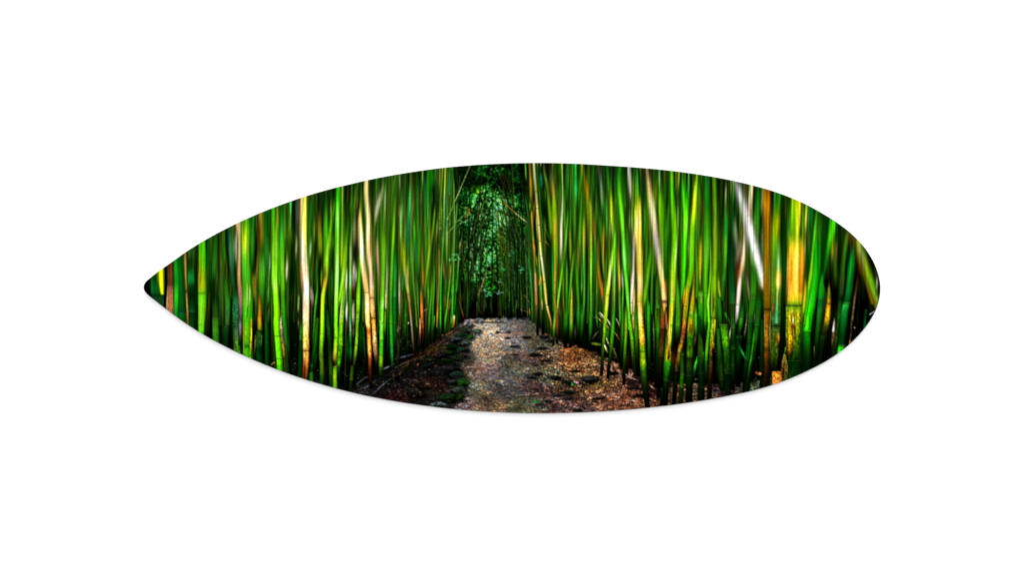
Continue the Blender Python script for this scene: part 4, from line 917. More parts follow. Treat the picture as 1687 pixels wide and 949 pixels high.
150 680 26, 148 800 32, 150 900 32, 148 1050 28, 150 1200 26, 155 1350 26, 155 1550 27, 146 1750 26, 140 1940 24 ; 640 4a10, 730 aa1, 800 9b1, 880 e93, 950 cb4, 1050 7b3, 1200 3b2, 1350 3a2, 1480 5a2, 1550 3a2, 1700 391, 1940 161
112 240 24, 108 500 28, 104 800 27, 100 950 27, 95 1080 22 ; 181,4a1,281,4b1,5c2,1810
131 1120 13, 126 1350 15, 122 1560 13 ; 1a40,3b6,1a4,6c7,1a40
180 980 20, 185 1250 20, 175 1500 20, 170 1800 22 ; 010,010,020,010
120 280 10, 102 550 11, 76 800 12, 50 950 16, 30 1080 14 ; 010,010,010,010 ; p=0
5 820 24, 4 1100 24 ; 5a10,6a1,481
15 1400 12, 15 1600 16, 10 1850 16 ; 8b40,aa3,ba3,da4
60 1150 30, 76 1400 30, 86 1600 26, 96 1850 22 ; 281,391,291,482
200 1300 22, 200 1600 24, 185 1850 22 ; 151,261,151
270 900 40, 265 1200 40, 262 1500 36 ; 0610,061,151,040
490 1000 20, 490 1250 24, 490 1400 22, 490 1600 19, 485 1800 18 ; 1000 3a30, 1150 6b5, 1250 5b5, 1350 8c7, 1480 8a3, 1600 693, 1800 252
528 960 14, 535 1150 27, 544 1300 28, 548 1400 23, 550 1520 18, 550 1850 18 ; 960 7510, 1080 a71, 1160 872, 1220 9a1, 1290 ba1, 1350 da4, 1430 ca1, 1520 682, 1650 694, 1850 394
567 1210 10, 574 1330 32, 582 1430 30, 585 1490 16 ; 1210 6750, 1290 8a8, 1350 bba, 1420 998, 1470 776, 1500 3520
587 1450 20, 582 1600 22, 572 1750 22, 560 1930 20 ; 2a1,3b1,3b2,3b2,292
655 950 66, 655 1300 66 ; 161,262,371,271
840 1560 40, 862 1300 48, 882 1150 48, 900 1000 46 ; 0000,0000
916 940 36, 896 1080 46, 877 1200 48, 852 1400 44, 832 1550 38, 820 1680 26 ; 940 3710, 1080 391, 1200 4a1, 1320 5a1, 1450 4b1, 1560 5b0, 1680 3a00
872 1560 34, 875 1700 42, 882 1900 44 ; 1710,1a2,191,2a1
916 1130 22, 914 1300 25, 906 1500 20, 905 1750 24 ; 0610,3a2,391,281,171
935 1300 34, 940 1600 36, 935 1900 36 ; 020,010,000 ; p=0
970 1230 26, 968 1450 38, 970 1650 38, 972 1930 42 ; 1410,361,382,581,5a2,381 ; n=1675
745 1650 10, 742 1880 12 ; 281,5a2
468 1700 24, 472 1950 30 ; 0200,151,261
@940 520 5.582
340 160 40, 330 350 34, 322 520 30 ; 281,1310,0000
510 0 26, 510 100 32, 506 200 34, 498 330 36, 493 480 34, 488 640 30 ; 5a1,8a1,5a1,491,240,010 ; n=125,350
478 0 32, 478 200 34, 470 350 30, 462 500 26 ; 381,281,151,010 ; n=185
600 0 40, 605 150 40, 610 350 36, 620 560 30 ; 271,381,251,010
540 0 26, 552 110 36, 566 215 36, 578 380 38, 595 560 32 ; 4c2,5b1,6b1,481,562 ; n=30,220,372
395 0 32, 388 150 34, 375 300 34, 355 450 32, 342 580 30 ; 281,3a1,391,240,010 ; n=255,375
535 260 20, 525 400 22, 518 560 26 ; 2000,421,110
720 0 36, 722 150 38, 724 300 36, 728 560 34 ; 291,172,161,040 ; n=112,320,480
795 0 36, 800 120 36, 806 300 34, 800 600 34 ; 4a1,391,271,010 ; n=130
742 60 16, 745 400 20 ; 010,010
850 0 50, 846 100 54, 840 250 54, 830 450 54, 815 760 56 ; 761,863,651,441,010 ; n=118,370
885 230 26, 875 450 50, 862 650 56, 850 840 60 ; 271,282,1a3,151,020 ; n=480,600
765 100 16, 770 300 14, 765 470 14 ; 584,462,241
460 0 20, 455 90 20, 450 150 16 ; 2a2,281,151
190 20 32, 185 140 32, 172 330 26 ; 281,161,010
110 0 30, 105 120 32, 95 300 26 ; 281,151,010
70 0 22, 72 150 24, 60 260 22 ; 193,141,010
240 20 18, 250 120 16, 258 150 8 ; 191,281,151
430 180 24, 425 330 22 ; 131,010
'''
STALKS += r'''
@1080 270
40 55 20, 43 180 19, 43 320 8 ; 264,6a8,4a5,2820
20 60 24, 16 300 30, 12 480 24 ; 130,470,670,8810
98 70 14, 96 250 16, 84 420 14 ; 741,531,351,061
115 200 20, 90 400 20 ; 040,061,0400
60 300 40, 65 500 64, 70 700 52, 75 850 42, 80 950 32, 82 1100 26, 85 1250 16 ; 300 3a00, 430 5a0, 550 5a0, 700 591, 850 7a1, 950 9a4, 1050 aa3, 1250 8820
130 400 30, 125 520 24 ; 010,020,0100 ; p=0
140 560 40, 128 750 50, 120 1000 60, 120 1300 50 ; 161,281,061,150,040
180 75 40, 182 250 50, 190 400 56, 205 550 62, 215 700 68, 218 850 70, 214 950 70, 208 1080 72, 205 1200 72, 200 1350 68, 195 1480 66, 190 1600 66, 180 1750 66, 165 1880 66, 160 2000 66, 150 2040 70, 140 2240 74, 120 2420 72, 100 2700 66 ; 75 3a0, 140 7b0, 240 2a1, 380 3b1, 480 5b1, 600 6c1, 750 5b0, 900 5c1, 1000 6b1, 1100 7c2, 1200 8c1, 1320 ac2, 1450 ab3, 1530 8b2, 1620 cb1, 1700 bb1, 1790 cb1, 1800 7a1, 1880 dc2, 1980 db2, 2040 990, 2060 db1, 2180 a91, 2230 2a1, 2380 161, 2415 271, 2425 141, 2550 020, 2700 010 ; n=1795,2045,2250,2420 k=.15 p=.5
248 400 10, 252 580 13, 248 750 14, 240 880 16, 230 980 16, 220 1100 16, 213 1280 10 ; 400 8d70, 520 9e7, 650 bf8, 760 8e4, 850 de8, 950 efb, 1050 ef8, 1150 bf7, 1280 8d20
220 1480 22, 205 1720 26, 195 1880 26, 180 2100 28 ; 2500,150,040,050
178 1290 14, 186 1500 14 ; db20,cb4,db30
162 1740 16, 152 1960 20, 143 2180 22 ; dd2,fe6,fd5,e92
228 75 12, 230 220 16, 225 360 12 ; 581,991,891,4810
265 80 14, 258 200 17, 246 340 12 ; aa3,ba2,791,5820
285 300 22, 290 500 26, 285 760 26 ; 131,161,271,381
308 90 14, 305 180 22, 308 280 42, 318 380 44, 322 520 30 ; 90 151, 170 061, 250 0a1, 340 1b0, 440 3b1, 520 5c1
372 98 18, 366 250 32, 360 350 44, 350 450 54, 344 550 58, 338 650 58, 332 750 54, 325 850 52, 322 950 50, 322 1050 50, 318 1150 47, 314 1250 44, 308 1350 41, 298 1450 36, 295 1580 30 ; 98 4c4, 200 2c3, 300 0b1, 420 2c1, 520 4d1, 600 5f1, 680 7f2, 760 4e1, 850 3f1, 950 2d1, 1100 2d0, 1250 2c0, 1350 2c1, 1450 2b1, 1580 3a10
371 100 8, 373 260 8, 366 400 7 ; 9e9,9e9,4d50
357 570 8, 350 710 10, 342 850 8 ; 8f40,bf9,af7,5f20
388 450 24, 375 700 24, 368 950 26, 368 1130 22 ; 041,361,262,896,5720
463 116 16, 456 200 27, 446 300 37, 436 400 42, 428 500 47, 420 600 52, 412 700 57, 408 800 62, 408 900 62, 405 1000 64, 402 1150 64, 390 1250 64, 372 1350 61, 350 1450 58, 340 1580 54, 328 1700 52, 320 1800 52, 310 1900 52, 295 1990 47, 270 2080 52, 250 2200 52, 235 2310 52, 220 2450 52, 205 2680 46 ; 116 8a2, 200 9b1, 280 ad1, 350 de1, 430 dd1, 520 cd0, 600 be1, 680 7c1, 800 5b1, 900 6c1, 1000 5b1, 1130 4b1, 1250 5b0, 1350 7b1, 1420 aa1, 1500 b91, 1600 a81, 1700 871, 1800 b72, 1900 842, 1980 973, 1995 b82, 2080 a81, 2200 861, 2305 451, 2320 230, 2500 120, 2680 010 ; n=1995,2315 d=1590 k=.2 p=.5
336 1340 14, 316 1500 20, 305 1620 14 ; c910,c91,b71,9610
365 1480 14, 352 1640 14, 340 1800 14 ; 6a10,7a1,480,2500
412 330 16, 400 560 16 ; 2310,541,352,2410
440 1120 10, 434 1250 18, 427 1350 22, 420 1450 34, 414 1550 48, 406 1640 62, 400 1760 74, 395 1850 78, 390 1930 78, 390 2060 80, 385 2150 80, 378 2360 82, 372 2620 80 ; 1120 8510, 1230 a52, 1340 771, 1420 981, 1500 b91, 1600 9a1, 1650 4a1, 1680 7a1, 1750 ba1, 1850 aa1, 1900 791, 1940 270, 2050 360, 2150 470, 2170 130, 2250 351, 2350 141, 2370 151, 2480 030, 2620 010 ; n=1685,1940,2160,2370 k=.2
408 1560 30, 404 1680 36, 398 1830 40, 392 1920 36 ; 7a10,da1,4a1,cb1,ea1,7910 ; k=.2
505 800 20, 506 920 40, 505 1000 42, 503 1100 42, 498 1200 36, 497 1300 22, 497 1400 12 ; 800 6910, 880 ba0, 980 dc1, 1100 dc1, 1200 a91, 1300 9a2, 1400 4820
495 420 20, 488 560 34, 484 720 36, 480 860 26 ; 420 5410, 500 651, 580 561, 660 461, 780 272, 860 1610
470 1000 26, 465 1250 30, 460 1500 28 ; 3900,491,381,281
570 140 54, 572 300 58, 570 450 66, 572 600 68, 575 750 72, 573 900 68, 570 1050 62, 562 1200 57, 558 1350 52, 560 1500 46, 560 1700 46, 556 1880 42 ; 140 051, 250 172, 350 081, 450 071, 600 381, 750 291, 900 4a2, 1050 5b3, 1150 4b1, 1300 4a1, 1450 3a1, 1600 281, 1750 3a1, 1880 271 ; n=1430,1750
540 300 12, 532 560 18, 528 680 12 ; 2310,641,641,3410
655 148 42, 660 300 48, 663 450 48, 668 600 46, 668 750 48, 668 850 50, 665 950 52, 660 1050 54, 657 1150 54, 655 1215 52, 655 1400 47, 650 1550 47, 648 1700 50, 640 1850 62, 635 2000 62, 625 2150 57, 615 2300 54, 605 2500 56, 600 2660 54 ; 148 491, 220 6a1, 320 490, 450 6a1, 600 592, 700 8b1, 780 8c1, 880 9c2, 950 9c1, 1050 8c0, 1150 9d1, 1205 7b1, 1220 8c1, 1300 8c1, 1400 7b1, 1500 7a1, 1600 690, 1700 791, 1710 570, 1800 9a2, 1900 8a1, 2000 991, 2135 641, 2155 341, 2250 641, 2400 420, 2660 010 ; d=1212 n=1712,2150 k=.2
655 660 18, 655 860 20 ; 8c10,ad3,ac2,8b10
648 1420 14, 645 1680 16 ; 6420,632,631,5410
665 1740 16, 655 2000 18 ; cb3,aa2,ba3
618 1060 14, 611 1300 22, 597 1450 28, 586 1550 34, 592 1650 30, 600 1800 32, 590 1900 37, 576 2050 37, 566 2200 37, 555 2480 42 ; 1060 3a00, 1230 5b1, 1380 5b0, 1480 8c3, 1580 7c2, 1700 5c2, 1765 4d1, 1780 3b0, 1900 3a1, 2050 5a2, 2150 391, 2250 151, 2480 020 ; n=1770,1880
637 1100 12, 630 1400 14, 625 1700 16 ; 491,7c1,6b1,5a1
792 200 8, 787 310 20, 781 410 15, 777 500 8 ; 200 2420, 250 899, 320 aba, 400 6a5, 500 1620
795 400 16, 792 520 20 ; 3710,582,1610
720 170 44, 728 500 44, 722 800 40 ; 010,020,020 ; p=.1
850 330 40, 860 600 44, 870 900 40 ; 030,041,030
880 250 24, 870 350 20, 860 480 14 ; 271,382,1610
915 420 30, 905 600 30 ; 0200,161,0300
790 480 40, 790 650 62, 785 800 66, 780 950 54, 775 1100 48, 762 1250 46, 752 1400 42, 750 1530 40 ; 480 2710, 580 272, 680 072, 760 072, 850 391, 950 491, 1050 391, 1200 271, 1290 392, 1310 272, 1530 151 ; n=1295
725 660 12, 725 800 18, 722 940 14 ; 3420,862,652,6620
715 900 20, 722 1100 22 ; 2410,472,051
705 1220 16, 705 1350 26, 713 1430 28, 722 1490 24 ; 1220 2610, 1320 8a1, 1420 aa1, 1490 692 ; n=1480
705 1492 42, 720 1650 52, 726 1900 48 ; 271,161,141
845 700 90, 850 1000 94, 856 1250 76, 862 1400 70, 862 1550 66, 864 1700 62, 866 1835 57, 865 2065 52, 862 2250 52, 856 2520 60 ; 700 0200, 850 021, 1000 031, 1200 041, 1400 052, 1500 162, 1555 163, 1570 141, 1700 141, 1830 262, 1850 151, 2000 030, 2060 151, 2075 030, 2250 141, 2400 020, 2520 010 ; n=1555,1835,2065,2253
760 1790 110, 778 1900 96, 792 2070 88, 798 2100 84, 804 2340 77, 808 2580 72 ; 1790 261, 1850 371, 1950 4a1, 2000 590, 2070 161, 2085 261, 2200 151, 2330 262, 2350 041, 2580 051 ; n=1800,2080,2345 k=.2
700 1840 44, 718 2150 60, 738 2400 62, 745 2540 60 ; 161,262,141,241,030 ; n=2130,2410
780 1660 14, 800 1760 20 ; 2a2,181,0710
830 1850 8, 828 1920 14, 825 2010 10 ; ddb0,fec,eca,7740
505 1440 62, 506 1650 64, 502 1740 66, 500 1860 66 ; 1430 4a2, 1475 6a2, 1490 281, 1600 291, 1725 071, 1740 062, 1860 041 ; n=1475,1730
512 1480 20, 510 1600 14 ; 8a3,ab3,4a10
500 1900 50, 508 2150 78, 512 2340 80, 510 2620 78 ; 251,361,141,041,031 ; n=2150,2340,2500
535 2100 26, 530 2300 30 ; 281,151,040 ; n=2130
450 1540 24, 452 1700 36, 455 1980 40 ; 3900,4a1,391,282 ; n=1580
480 1700 30, 500 1880 26, 540 1990 14 ; 050,051,041
465 2150 8, 462 2200 26, 450 2235 40, 437 2310 36, 428 2380 24 ; 1c1,2c2,2d4,0a2,081 ; n=2235
448 1900 14, 440 1990 30, 432 2080 20 ; 4320,864,754,2110
298 2080 46, 296 2150 52, 300 2350 55, 290 2500 52, 278 2680 52 ; 2060 1410, 2130 262, 2145 151, 2300 362, 2350 472, 2362 2a1, 2440 2a1, 2495 7b1, 2510 361, 2680 250 ; n=2135,2355,2500
238 1240 22, 248 1450 42, 252 1650 50, 250 1805 52, 246 2000 52 ; 1220 1810, 1350 291, 1500 4a2, 1650 391, 1800 4a1, 1815 391, 2000 151 ; n=1805
210 2020 30, 205 2200 34, 200 2360 26 ; 100,521,320 ; p=.2
10 1320 24, 18 1550 34, 30 1605 44, 28 1850 40, 25 2100 44, 15 2500 60 ; 1320 2510, 1500 362, 1600 382, 1620 240, 1700 351, 1850 281, 2050 141, 2150 030, 2500 000 ; n=1610,2050
85 1650 40, 78 1820 60, 72 1990 66, 62 2150 70, 45 2500 80 ; 1640 2200, 1740 841, 1830 842, 1850 421, 2000 531, 2140 441, 2160 220, 2500 000 ; n=2150 k=.2
122 1600 20, 116 1850 16, 122 1920 14 ; 200,a63,a64,4210
725 2150 14, 690 2300 20, 660 2450 20 ; 151,030,010
640 2060 22, 660 2400 30 ; 000,000

@1200 290
335 118 52, 325 300 64, 316 450 68, 318 600 68, 328 720 50 ; 118 041, 250 061, 400 171, 500 281, 600 271, 720 1510
303 380 7, 290 520 9, 280 650 7 ; 3520,9a8,8a6,3520
205 95 26, 192 200 20, 180 280 14 ; 420,631,541,3100
155 500 20, 152 620 32, 130 740 24 ; 4300,641,751,4300
70 440 8, 72 560 38, 84 680 60, 98 780 54, 90 850 30 ; 440 9a80, 540 9a8, 640 8a7, 720 785, 790 665, 860 4530 ; s=1.4
145 690 30, 128 800 60, 106 880 64, 88 970 40, 75 1060 10 ; 680 7520, 770 986, 850 876, 930 775, 1000 554, 1060 3320 ; s=1.2
110 960 60, 95 1150 46, 90 1350 30 ; 410,531,320,1000
268 96 34, 256 200 40, 241 320 46, 226 430 46, 210 560 46, 195 700 46, 180 820 47, 165 920 49, 155 1000 47, 140 1080 44, 130 1160 42, 120 1250 47, 112 1350 45, 105 1450 44, 98 1560 40, 88 1630 25, 80 1700 8 ; 96 fda, 200 ec9, 280 db9, 380 c97, 480 dba, 600 cba, 720 cba, 800 db9, 880 eb9, 960 fca, 1040 ea7, 1105 b85, 1118 865, 1130 dca, 1250 edc, 1400 ecb, 1430 bba, 1445 edc, 1500 dcc, 1580 998, 1640 555, 1700 2210 ; n=1120,1432 s=1.3 p=.35
248 100 10, 236 220 12, 222 350 12 ; fec,fec,edb0
180 1000 24, 210 1150 34, 232 1330 30, 238 1430 16 ; 1000 1110, 1080 433, 1180 654, 1280 765, 1380 653, 1450 2210
215 1500 14, 200 1650 20, 180 1780 22, 170 1900 14 ; 1450 2210, 1540 443, 1640 654, 1740 765, 1800 433, 1900 1110 ; k=.3
60 50 26, 60 180 20, 52 330 16 ; 262,382,171,0510
70 50 60, 110 140 80, 140 240 86, 175 360 92, 200 460 94, 235 580 94, 265 700 92, 300 820 92, 330 950 96, 365 1070 92, 392 1200 86, 420 1370 70 ; 50 887, 120 aaa, 180 ccc, 260 ddd, 340 dcd, 430 edd, 520 fef, 620 fff, 720 ede, 800 dee, 900 fee, 1000 fff, 1150 fff, 1230 feb, 1300 a960, 1370 5520 ; s=2.6 p=.4
392 600 50, 300 690 50 ; 0000,0000
120 260 20, 152 400 20, 178 520 18 ; 8a70,8b7,7a60
225 820 20, 268 950 22, 310 1080 24, 350 1230 24 ; 5a30,5b3,5a3,3a2,1a20 ; s=1.8
385 136 10, 380 260 15, 370 390 12, 362 480 6 ; fd9,fda,db8,9850
365 430 22, 358 600 20 ; 010,000,0000 ; p=0
380 560 12, 378 680 24, 368 800 18 ; 4320,997,886,5530 ; s=1.4
375 700 30, 380 820 40, 382 900 30 ; 3510,696,484,1610
280 980 50, 284 1150 72, 278 1350 78, 262 1500 73, 250 1620 69, 245 1640 64, 236 1850 64, 212 2050 62, 192 2200 57, 180 2440 56 ; 960 0410, 1080 161, 1180 271, 1280 281, 1365 261, 1380 171, 1500 271, 1620 151, 1640 051, 1800 151, 1850 041, 1900 051, 2040 161, 2060 051, 2300 030, 2440 020 ; n=1370,1628,1855,2050
345 1250 54, 338 1450 72, 326 1600 67, 320 1665 67, 302 1800 67, 287 1900 62, 268 2020 67, 242 2150 62, 216 2300 62, 196 2450 60 ; 1240 0310, 1400 051, 1600 151, 1660 062, 1680 151, 1800 161, 1900 151, 2020 141, 2150 040, 2450 020 ; n=1665,2035
295 1700 14, 280 1850 18, 262 2000 28, 250 2060 30, 230 2180 28, 200 2380 24 ; 1690 1710, 1780 2a1, 1900 3a1, 2000 281, 2045 2b2, 2080 3b2, 2180 3a2, 2380 071
165 1360 30, 152 1550 52, 133 1700 48, 118 1775 42 ; 1340 0410, 1480 052, 1590 171, 1610 2a2, 1700 1b1, 1775 181 ; n=1600
112 1780 60, 116 2000 60, 108 2360 60 ; 1780 051, 1820 031, 2000 040, 2150 010, 2360 000 ; n=1805
145 1780 24, 148 1880 20 ; 171,261,040 ; n=1773
25 1670 6, 20 1760 14, 12 1880 10 ; cdb0,fed,eda,7740
380 1600 38, 376 1850 42, 374 2160 42, 366 2380 42 ; 040,052,041,141,030 ; n=2160
296 1500 8, 292 1650 12 ; 2210,776,665,1310
400 1200 24, 395 1600 20 ; 0000,0000
430 150 88, 432 300 90, 436 500 92, 436 700 92, 434 900 84, 432 1100 82, 432 1300 76, 434 1480 66, 432 1500 62, 430 1600 62, 428 1800 66, 425 1950 66, 428 1985 66, 428 2150 60, 420 2380 56 ; 150 750, 230 a60, 300 c80, 360 b71, 430 960, 550 850, 700 860, 850 970, 950 960, 1050 870, 1200 960, 1350 860, 1470 750, 1490 321, 1510 760, 1560 a60, 1650 961, 1800 a71, 1900 961, 1960 530, 1990 950, 2080 641, 2150 741, 2380 320 ; n=1968 d=1490 p=.3 k=.12
452 200 18, 455 330 22, 452 440 16 ; b60,d80,d90,8700
460 880 20, 462 1100 22, 462 1450 12 ; 9940,883,773,4410
405 1550 8, 400 1950 8 ; ba5,a94,982
448 2030 26, 445 2330 24 ; 7310,630,310
490 178 28, 490 320 30, 485 520 26 ; 010,010,0100 ; p=0
548 188 78, 545 300 80, 540 400 84, 535 550 88, 530 700 96, 540 850 112, 540 1000 126, 540 1150 132, 538 1300 132, 535 1450 132, 535 1650 132, 530 1680 126, 525 1850 132, 522 2000 132, 515 2190 110 ; 188 051, 300 171, 400 481, 480 691, 560 7a0, 650 5a0, 750 591, 850 491, 950 482, 1100 582, 1200 591, 1350 571, 1500 462, 1600 473, 1660 252, 1675 131, 1700 462, 1800 561, 1950 461, 2060 350, 2190 230 ; n=1662 p=.45 k=.2
520 200 12, 512 360 14 ; 4a2,293,2710
575 200 12, 572 350 14 ; 2a2,281,2710
548 390 20, 554 500 42, 546 590 46, 532 690 24, 522 780 12 ; 390 5a00, 450 ab0, 520 ed0, 570 db0, 630 aa0, 700 8b0, 790 5a10 ; s=1.5
512 560 22, 510 720 20 ; 7a10,9b1,aa1,5a10
566 620 14, 562 800 20, 560 950 28, 560 1060 30 ; 620 3820, 720 6a5, 800 6b5, 900 8c8, 980 9da, 1040 bd8
560 1020 28, 562 1100 62, 560 1180 72, 554 1250 50, 548 1310 24 ; 1020 9c60, 1080 dd3, 1140 fd3, 1190 fe4, 1230 de3, 1310 8a10 ; s=1.6
585 1020 16, 586 1120 26, 586 1210 22, 582 1300 14 ; d820,d80,c80,a710
558 1060 12, 558 1180 16, 552 1300 14 ; dea0,ffd,ffc,ce9
548 1290 18, 545 1450 30, 540 1560 46, 536 1645 52 ; 1280 ce9, 1350 9c6, 1450 5b6, 1550 3a6, 1645 6b8
500 1400 20, 495 1580 22 ; 7510,952,640,3310
560 1730 26, 562 1800 36, 561 1860 34, 555 1960 26 ; 6810,c91,d80,881,5710 ; k=.25
602 980 24, 604 1300 30, 602 1700 44, 592 1900 56, 575 2080 54, 560 2190 50 ; 0200,030,020,010,010
518 1700 8, 514 1900 8 ; 7a40,9b6,5820
471 1520 8, 464 1750 9, 468 1900 8, 476 2060 8 ; 7a4,8a6,8a5,593
490 1900 12, 492 2100 12 ; 5810,9a4,4610
625 300 34, 622 700 46, 622 1100 44, 622 1420 40 ; 020,030,041,020 ; p=.1
650 228 14, 640 400 16, 634 560 12 ; 641,741,2100
680 226 62, 684 450 66, 680 640 54, 680 740 60 ; 030,151,262,481
722 244 34, 715 400 32, 712 550 32, 705 700 36 ; bb0,ac0,8b0,6a0,6910
748 254 40, 746 500 52, 748 660 70, 750 740 90 ; 5a0,6c0,5b0,5a1,5a10
790 266 58, 784 400 60, 778 550 52, 770 650 38, 768 760 24 ; 266 fd1, 380 fe1, 480 ed2, 560 ee2, 650 cd2, 760 ac20
775 300 14, 772 560 12 ; ae10,de2,ce2,8c10
835 292 22, 830 560 22, 835 760 20 ; 371,4a0,5a1,6910
755 660 130, 755 760 158, 755 850 170, 755 950 174, 752 1050 176, 748 1200 174, 742 1350 168, 735 1445 168 ; 660 8b00, 730 cc1, 790 fc1, 880 fc2, 960 fb2, 1050 fb3, 1150 fb2, 1250 ea3, 1330 eb2, 1390 db2, 1420 8a1, 1445 471 ; p=.16 s=1.6 h=.1
768 680 40, 762 850 66, 758 1000 60, 755 1150 52, 755 1370 46 ; 680 de20, 770 fe4, 880 fe6, 1000 fe6, 1100 fd5, 1200 fd5, 1300 fe4, 1400 de10 ; s=3
818 720 24, 824 850 32, 826 980 34, 818 1150 34, 808 1300 30 ; d900,e90,f91,e81,d80,c70 ; s=2
688 850 30, 684 1050 40, 680 1250 40 ; fa00,ea1,ea1,d80,ca00 ; s=2
690 1330 14, 700 1430 14 ; fc40,cc2,8b1
770 1330 14, 775 1430 18 ; fd30,ae1,6a1
668 690 7, 663 900 9, 651 1250 9, 642 1440 8 ; 6a20,ba5,dc9,cb8,8a5
648 1100 10, 642 1440 10 ; 731,640,320
735 1448 188, 738 1600 190, 736 1750 192, 740 1900 188, 744 2065 182, 740 2085 178, 735 2330 178 ; 1448 471, 1480 7a1, 1560 8a1, 1650 890, 1750 7a0, 1850 690, 1950 481, 2060 160, 2075 071, 2150 081, 2330 190 ; n=1443,2065 p=.35 k=.22
690 1540 60, 688 1700 56, 692 1850 72, 690 1950 62, 684 2040 40 ; 1480 ba00, 1560 ba1, 1700 a91, 1800 c91, 1900 c90, 1990 c81, 2050 5810 ; k=.25
716 1460 12, 719 1600 22, 735 1690 34, 745 1780 22, 742 1870 10 ; 1450 cb30, 1500 da3, 1560 b62, 1620 fd8, 1680 b41, 1740 c72, 1800 da5, 1880 a930 ; k=.5
730 1540 8, 728 1640 9, 735 1740 9 ; fe90,ffd,fec,dc60 ; k=.3
785 1460 40, 788 1600 44, 790 1740 26, 788 1860 14 ; cb10,ca1,9a1,ba2,5910 ; k=.3
700 1480 14, 705 1560 12 ; dd30,ed4,8a10
660 2090 10, 665 2300 12 ; 8a3,9b3,5a1 ; k=.4
690 2120 14, 688 2280 16 ; 4910,8a2,5a1 ; k=.4
818 1560 26, 822 1900 38, 828 2060 40, 820 2220 36 ; 0500,160,040,050,040
858 640 8, 858 740 15, 851 900 16, 845 1040 10 ; aa60,bb6,985,6420
875 320 24, 866 450 28, 862 560 23, 858 690 14 ; 320 7a2, 400 bc4, 470 dd5, 560 bc4, 690 7820
905 330 24, 896 500 18, 888 650 20, 880 800 18 ; 3a3,9c5,592,371,2510
905 560 40, 900 800 44, 890 1040 40 ; 151,362,051,030
930 350 50, 922 560 50 ; 051,062,051
852 1120 14, 862 1220 32, 856 1350 40, 842 1500 34, 832 1600 20 ; 1120 7820, 1210 a82, 1290 ba1, 1400 bb1, 1500 8a1, 1600 4a10
1040 430 92, 1018 600 112, 1000 800 122, 990 950 124, 972 1080 122, 954 1200 122, 938 1320 120, 922 1450 116, 904 1550 112, 894 1650 110, 887 1722 108, 886 1750 102, 888 1900 108, 890 2050 112, 888 2240 112 ; 430 141, 500 261, 600 271, 700 171, 800 071, 950 081, 1100 0a1, 1250 0b1, 1400 1c2, 1500 0d1, 1600 0e1, 1725 0d1, 1740 091, 1850 0a2, 1950 191, 2100 082, 2240 072 ; n=1736 p=.62 h=-.25
1022 560 26, 1012 740 24 ; 4710,482,3710
992 378 18, 972 550 20, 952 750 20, 938 900 24, 926 1050 32, 915 1150 42, 900 1250 38, 886 1350 26 ; 378 3a1, 500 3c1, 650 4d1, 800 4c1, 950 5d1, 1050 7d1, 1150 7d1, 1250 5c1, 1350 1c10
885 1500 60, 878 1650 60, 876 1725 60 ; 0c10,2e2,2f2,1e1 ; s=2
972 880 6, 946 1080 7, 925 1230 7, 906 1330 8, 885 1480 9, 862 1620 9, 848 1700 10 ; 3800,861,652,862,742,951,641 ; k=.5
1060 850 40, 1040 1100 36, 1012 1350 40, 985 1600 46, 965 1900 40, 965 2200 24 ; 0100,010,000,010,010,000 ; p=0

@1320 320
360 262 60, 352 320 82, 346 380 78, 335 450 68, 315 550 58, 290 650 56, 270 750 52, 250 880 52, 240 950 62, 227 1080 72, 220 1172 72, 210 1300 68, 195 1450 66, 178 1600 58, 168 1700 54, 155 1880 46 ; 262 2c1, 320 3d1, 400 4f1, 480 3f1, 560 1c1, 650 0a1, 800 082, 950 091, 1080 081, 1165 072, 1180 261, 1200 052, 1300 162, 1450 151, 1600 161, 1750 050, 1880 140 ; n=1182 d=1176 p=.5
355 330 26, 342 440 24 ; 3e10,6f2,5f2,2e10
324 260 14, 320 400 18, 308 520 16 ; 0a1,1b1,1c10
147 1700 10, 142 1840 10 ; 6a3,9b4,4a1
150 1860 50, 145 2000 50 ; 050,051,030 ; n=1852
270 200 70, 268 420 54, 255 650 36, 235 900 26 ; 030,041,030,020
230 250 70, 220 500 60 ; 0000,0000
300 800 90, 290 1000 90, 340 1150 60, 330 1350 50 ; 0000,000,000,0000 ; p=0
385 900 60, 385 1200 60, 370 1400 30 ; 0000,000,000,0000 ; p=0
355 500 20, 348 620 36, 344 720 32, 352 850 22 ; 490 8610, 560 b70, 630 b92, 690 872, 760 4720, 850 2500
380 470 30, 385 620 34, 382 760 30, 372 950 26 ; 0610,462,352,251,1410
402 480 14, 396 650 16, 388 780 12 ; 5310,741,631,2200
430 320 30, 440 560 30, 430 760 30 ; 010,020,010
455 360 10, 450 520 12 ; 141,252,0200
490 390 14, 480 520 12 ; 131,241,0200
310 960 8, 313 1100 38, 311 1215 50, 305 1240 54, 298 1350 64, 280 1480 68, 262 1570 70 ; 960 5420, 1050 982, 1130 772, 1205 b81, 1218 641, 1240 d91, 1330 eb1, 1400 da1, 1450 aa1, 1550 681, 1570 450 ; n=1220,1570 k=.2 p=.55
250 1578 76, 228 1750 72, 208 1900 64, 195 2010 50 ; 251,141,151,2a1 ; k=.1
285 1600 50, 270 1800 60, 255 1950 50 ; 0000,000,000
372 1370 10, 368 1450 24, 360 1530 32, 355 1620 32, 345 1760 22 ; 1360 8760, 1430 ba9, 1500 edd, 1530 dcc, 1545 654, 1580 854, 1650 764, 1760 431 ; n=1533 k=.2
412 1340 26, 398 1550 46, 380 1700 56, 360 1830 56 ; 1320 1410, 1480 261, 1600 481, 1700 591, 1830 472 ; k=.4
530 400 20, 505 500 42, 492 600 46, 480 700 46, 466 800 46, 456 900 42, 448 1020 40, 442 1200 34 ; 400 982, 470 681, 560 482, 650 281, 780 182, 900 091, 1000 161, 1100 252, 1200 0400
